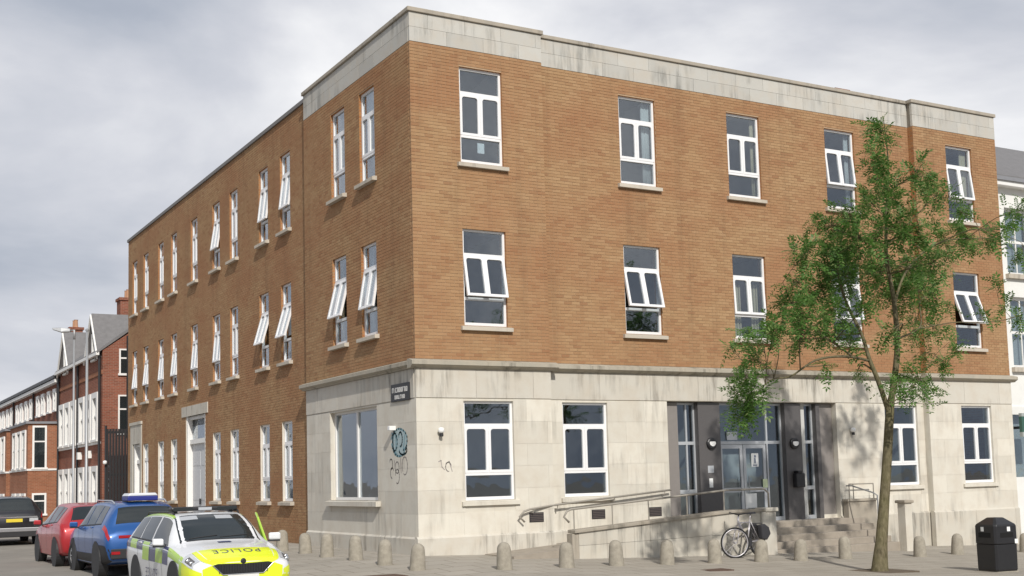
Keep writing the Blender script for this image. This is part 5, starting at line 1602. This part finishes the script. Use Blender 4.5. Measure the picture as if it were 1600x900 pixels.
MB().tube([(X0 - 0.1, 44.7, 0), (X0 - 0.1, 44.7, 7.8)], 0.06, 8).build('downpipe', 'black_metal', hg)
for yc in (35.6, 43.0):
    hw, ze, za = 1.35, 7.9, 9.85
    MB().prismx([(yc - hw, ze), (yc + hw, ze), (yc, za - 0.1)], X0 + 0.02, 2.7).build('gable_wall', 'brick_red', hg)
    for sg in (1, -1):
        mb = MB().prismx([(yc + sg * (hw + 0.2), ze - 0.18), (yc, za), (yc, za + 0.1), (yc + sg * (hw + 0.2), ze - 0.08)], X0 - 0.16, 2.78)
        mb.build('gable_roof', 'slate', hg)
        MB().prismx([(yc + sg * (hw + 0.22), ze - 0.30), (yc, za - 0.10), (yc, za + 0.04), (yc + sg * (hw + 0.22), ze - 0.16)], X0 - 0.24, X0 - 0.165).build('bargeboard', 'white_paint', hg)
    house_window(hg, yc - 0.45, yc + 0.45, 7.75, 9.0, X0 + 0.02, 0.10, 0.2, False)
for g0 in (34.25, 39.7):
    for k in range(3):
        a = g0 + k * 1.62
        house_window(hg, a, a + 1.32, 3.92, 6.12, X0, 0.16, 0.26)
        house_window(hg, a, a + 1.32, 0.35, 2.70, X0, 0.16, 0.26)
MB().box(X0 - 0.08, X0 - 0.002, 34.1, 44.6, 3.70, 3.815).build('sill_band', 'white_paint', hg)
for y, z in ((38.6, 3.1), (36.2, 3.1)):
    MB().box(X0 - 0.2, X0 - 0.002, y, y + 0.3, z, z + 0.35).build('alarm_box', 'white_paint', hg)
side_window(hg, 0.88, 1.5, 6.95, 8.1, 33.8)
side_window(hg, 0.84, 1.6, 4.2, 5.95, 33.8)
MB().tube([(1.25, 33.72, 4.0), (1.25, 33.72, 8.7)], 0.05, 6).build('downpipe', 'black_metal', hg)
chimney(hg, 1.2, 1.9, 39.0, 40.2, 8.2, 9.75)
chimney(hg, 1.45, 2.3, 36.2, 37.0, 8.6, 10.75)
chimney(hg, 0.5, 1.15, 44.0, 44.75, 8.2, 10.2)
strokes_par = None
mbg = MB()
rg = random.Random(9)
for i in range(14):
    x, z = 0.32 + rg.uniform(-.08, .12), 1.5 + i * 0.10
    mbg.box(x, x + rg.uniform(.04, .14), 33.79, 33.797, z, z + 0.025)
    mbg.box(x + rg.uniform(0, .08), x + rg.uniform(.085, .11), 33.79, 33.797, z, z + 0.1)
tag(mbg.build('graffiti', 'paper', hg), kind='stuff')

flatten(hg, gh)
terr_lab = ['red brick terrace house with a bay front next to the gabled house', 'second red brick terrace house beyond the gabled house', 'third red brick terrace house, at the left edge of the picture', 'far red brick terrace house down the side street']
for i in range(4):
    y0 = 44.82 + i * 8.2; y1 = y0 + 8.18
    t_ = empty('terrace_house', (X0, y0, 0))
    tag(t_, terr_lab[i], 'house', 'terrace houses along the side street')
    inv = Matrix.Translation(t_.location).inverted()
    def T(o): o.parent = t_; o.matrix_parent_inverse = inv; return o
    T(MB().prism([(X0, -0.5), (X0, 7.8), (3.2, 9.0), (6.5, 7.8), (6.5, -0.5)], y0, y1).build('wall', 'brick_red'))
    T(MB().prism([(X0 - 0.22, 7.76), (3.2, 9.1), (6.7, 7.76), (6.7, 7.86), (3.2, 9.22), (X0 - 0.22, 7.88)], y0, y1).build('roof', 'slate'))
    T(MB().box(X0 - 0.28, X0 - 0.002, y0, y1, 7.42, 7.60).build('eaves_board', 'white_paint'))
    T(MB().box(X0 - 0.34, X0 - 0.22, y0, y1, 7.64, 7.76).build('gutter', 'black_metal'))
    T(MB().tube([(X0 - 0.1, y0 + 0.12, 5.4), (X0 - 0.1, y0 + 0.12, 7.7)], 0.06, 6).build('downpipe', 'black_metal'))
    wpar = empty('upper_windows'); T(wpar)
    for a in (0.7, 2.6, 4.6, 6.4):
        o = house_window(wpar, y0 + a, y0 + a + 0.95, 6.0, 7.15, X0, 0.12, 0.2)
    # two-storey front projection with a flat lead roof
    ex = X0 - 1.55
    T(MB().prism([(ex, -0.5), (X0 - 0.003, -0.5), (X0 - 0.003, 5.2), (ex, 5.2)], y0 + 0.35, y1 - 1.2).build('front_projection', 'brick_orange'))
    T(MB().box(ex - 0.12, X0 - 0.003, y0 + 0.23, y1 - 1.08, 5.2, 5.32).build('flat_roof', 'lead'))
    T(MB().box(ex - 0.05, X0 - 0.003, y0 + 0.30, y1 - 1.15, 2.70, 2.80).build('string_course', 'white_paint'))
    bw = empty('projection_windows'); T(bw)
    side_window(bw, ex + 0.22, ex + 0.95, 2.86, 5.1, y0 + 0.35, 0.1)
    side_window(bw, ex + 0.22, ex + 0.95, 0.4, 1.5, y0 + 0.35, 0.1)
    for a in (0.9, 2.6, 4.4):
        house_window(bw, y0 + a, y0 + a + 1.25, 2.9, 4.9, ex, 0.08, 0.14)
        house_window(bw, y0 + a, y0 + a + 1.25, 0.3, 1.5, ex, 0.08, 0.14)
    flatten(wpar, t_); flatten(bw, t_)
    if i:
        chimney(t_, 2.7, 3.4, 0.0, 1.2, 8.6, 9.9) if False else None

# dark side gate between the office building and the gabled house
gate = empty('side_gate', (X0, 31.0, 0)); tag(gate, 'tall dark metal side gate between the brick building and the gabled house', 'gate')
for i in range(12):
    o = MB().box(0.06 + i * 0.13 - 0.05, 0.06 + i * 0.13 + 0.05, 32.26, 32.31, -0.3, 4.30).build('slat', 'black_metal'); o.parent = gate; o.matrix_parent_inverse = Matrix.Translation(gate.location).inverted()
for z in (0.3, 2.2, 4.1):
    o = MB().box(-0.02, 1.60, 32.315, 32.36, z, z + 0.1).build('gate_rail', 'black_metal'); o.parent = gate; o.matrix_parent_inverse = Matrix.Translation(gate.location).inverted()
o = MB().tube([(0.0, 32.34, -0.4), (0.0, 32.34, 4.45)], 0.05, 8).build('gate_post', 'black_metal'); o.parent = gate; o.matrix_parent_inverse = Matrix.Translation(gate.location).inverted()
o = MB().lathe([(0.09, 0), (0.09, 0.14), (0.02, 0.17)], 10, (-0.06, 32.20, 2.72)).build('gate_lamp', 'lamp_white', smooth=True); o.parent = gate; o.matrix_parent_inverse = Matrix.Translation(gate.location).inverted()

# ================================================================== lamp posts
def post(x, y, h, lab, arm=None, r=(0.085, 0.05)):
    p = empty('lamp_post', (x, y, gz(x, y)))
    tag(p, lab, 'lamp post', 'lamp posts along the side street kerb')
    MB().tube([(0, 0, -0.2), (0, 0, 1.1), (0, 0, 1.15), (0, 0, h)], [r[0] * 1.3, r[0] * 1.3, r[0], r[1]], 12).build('pole', 'galv', p, smooth=True)
    MB().box(-r[0] * 1.32, -r[0] * 1.22, -0.05, 0.05, 0.4, 0.9).build('access_door', 'galv', p)
    if arm:
        MB().tube([(0, 0, h - 0.1), (0, 0, h + 0.25), (arm[0] * 0.25, arm[1] * 0.25, h + 0.22)], 0.045, 8).build('bracket', 'galv', p, smooth=True)
        ax = Vector((arm[0], arm[1], 0)); L = ax.length
        hd = empty('lamp_head', (arm[0] * 0.2, arm[1] * 0.2, h + 0.18), math.atan2(arm[1], arm[0])); hd.parent = p
        MB().add([(0, -.09, 0), (L * .5, -.15, -.02), (L, -.10, .09), (L, .10, .09), (L * .5, .15, -.02), (0, .09, 0), (0, -.08, .12), (L * .5, -.12, .16), (L, -.07, .15), (L, .07, .15), (L * .5, .12, .16), (0, .08, .12)],
                 [(0, 1, 4, 5), (1, 2, 3, 4), (6, 7, 10, 11), (7, 8, 9, 10)] + [(i, (i + 1) % 6, (i + 1) % 6 + 6, i + 6) for i in range(6)]).build('lantern', 'galv', hd, bevel=0.02)
    else:
        MB().lathe([(0.06, 0), (0.065, 0.05), (0.02, 0.09)], 10, (0, 0, h)).build('cap', 'galv', p)
post(-3.35, 19.0, 7.12, 'slim grey steel pole standing before the gabled house', None, (0.055, 0.042))
post(-2.95, 23.6, 7.45, 'grey lamp post with a pale lantern reaching over the side street', (-0.62, 0.2), (0.05, 0.036))

# ================================================================== white building on the right
wh = empty('white_building', (19.8, 0.9, -0.7))
tag(wh, 'white rendered building with a slate roof at the right edge', 'building')
winv = Matrix.Translation(wh.location).inverted()
def WP(o): o.parent = wh; o.matrix_parent_inverse = winv; return o
MAT['render'] = simple('render', (0.74, 0.74, 0.71), 0.85, var=0.10, scale=2)
YW = 0.55
whole = [(20.55, 21.75, 7.5, 9.6), (20.55, 21.75, 4.6, 6.8), (23.0, 24.2, 7.5, 9.6), (23.0, 24.2, 4.6, 6.8)]
mb = MB()
for a, b, c, d in free_rects(XE + 0.02, 30.0, 3.4, 10.25, whole):
    mb.quad((a, YW, c), (b, YW, c), (b, YW, d), (a, YW, d))
for a, b, c, d in whole:
    for u in (a, b):
        mb.quad((u, YW, c), (u, YW + 0.2, c), (u, YW + 0.2, d), (u, YW, d))
    mb.quad((a, YW, d), (b, YW, d), (b, YW + 0.2, d), (a, YW + 0.2, d))
    mb.quad((a, YW, c), (b, YW, c), (b, YW + 0.2, c), (a, YW + 0.2, c))
WP(mb.build('wall', 'render', fix=False))
WP(MB().box(XE + 0.02, 30.0, YW + 0.3, 9, -1, 10.2).build('core', 'interior'))
for a, b, c, d in whole:
    w = WP(MB().box(a, a + 0.09, YW + 0.12, YW + 0.18, c, d).box(b - 0.09, b, YW + 0.12, YW + 0.18, c, d).box(a + 0.09, b - 0.09, YW + 0.12, YW + 0.18, d - 0.09, d).box(a + 0.09, b - 0.09, YW + 0.12, YW + 0.18, c, c + 0.09).box(a + 0.09, b - 0.09, YW + 0.11, YW + 0.17, (c + d) / 2 - 0.04, (c + d) / 2 + 0.04).box((a + b) / 2 - 0.02, (a + b) / 2 + 0.02, YW + 0.12, YW + 0.17, c + 0.09, d - 0.09).build('window', 'white_paint'))
    MB().box(a + 0.05, b - 0.05, YW + 0.14, YW + 0.15, c + 0.05, d - 0.05).build('pane', 'glass', w)
    MB().box(a - 0.12, b + 0.12, YW - 0.12, YW + 0.12, c - 0.14, c).build('sill', 'stone_sill', w)
WP(MB().box(XE + 0.04, 30.0, YW - 0.28, YW + 0.3, 10.22, 10.36).build('eaves', 'white_paint'))
WP(MB().box(XE + 0.04, 30.0, YW - 0.34, YW - 0.2, 10.36, 10.48).build('gutter', 'lead'))
WP(MB().prismx([(YW - 0.22, 10.44), (4.6, 13.0), (4.6, 13.12), (YW - 0.22, 10.56)], XE + 0.04, 30.0).build('roof', 'slate'))
WP(MB().box(20.9, 21.6, 3.2, 4.2, 11.6, 13.3).build('chimney', 'brick_red'))
WP(MB().box(XE + 0.04, 30.0, YW - 0.05, YW + 0.02, 3.15, 3.4).build('shop_fascia', 'render'))
WP(MB().box(XE + 0.04, 19.95, YW - 0.08, YW + 0.25, -1.0, 3.15).build('shop_pier', 'render'))
WP(MB().box(19.95, 30.0, YW + 0.0, YW + 0.25, -1.0, 1.25).build('stall_riser', 'render'))
WP(MB().box(19.955, 30.0, YW + 0.12, YW + 0.128, 1.25, 3.15).build('shop_window', 'glass'))
sg_ = empty('hanging_sign', (20.15, -0.15, 2.45)); tag(sg_, 'dark green projecting sign with a white ring at the right edge', 'sign')
MAT['sign_green'] = simple('sign_green', (0.04, 0.11, 0.085), 0.5)
MAT['sign_grey'] = simple('sign_grey', (0.34, 0.37, 0.36), 0.5)
o = MB().box(-0.38, 0.62, -0.05, 0.05, 0.14, 0.60).build('sign_board', 'sign_green', sg_)
MB().box(-0.38, 0.62, -0.052, 0.052, 0.0, 0.138).build('sign_footer', 'sign_grey', sg_)
MB().box(-0.38, 0.62, -0.052, 0.052, 0.602, 0.70).build('sign_header', 'sign_grey', sg_)
mb = ring(0.10, 0.03, 24, 6, (0.02, -0.055, 0.37)); mb.build('emblem_ring', 'paper', sg_)
MB().lathe([(0.045, 0), (0.045, -0.008)], 12, (0.02, -0.052, 0.37), 'y').build('emblem_dot', 'sign_grey', sg_)
MB().box(0.05, 0.11, 0.05, 0.68, 0.25, 0.33).build('bracket', 'black_metal', sg_)

# ================================================================== covers in the pavement
MAT['iron'] = simple('iron', (0.12, 0.075, 0.055), 0.7, 0.2, var=0.4, scale=30)
def cover(x, y, w, d, lab):
    c = empty('drain_cover', (x, y, gz(x, y)))
    tag(c, lab, 'drain cover')
    MB().box(-w / 2, w / 2, -d / 2, d / 2, -0.1, 0.012).build('frame', 'iron', c)
    for i in range(5):
        MB().box(-w / 2 + 0.04, w / 2 - 0.04, -d / 2 + 0.05 + i * (d - 0.1) / 5, -d / 2 + 0.05 + (i + 0.6) * (d - 0.1) / 5, 0.013, 0.02).build('bar', 'iron', c)
cover(-2.05, -2.75, 0.75, 0.6, 'rusty brown iron drain cover in the pavement by the corner bollard')
cover(4.4, -4.6, 0.6, 0.45, 'small iron cover set in the pavement before the ramp')
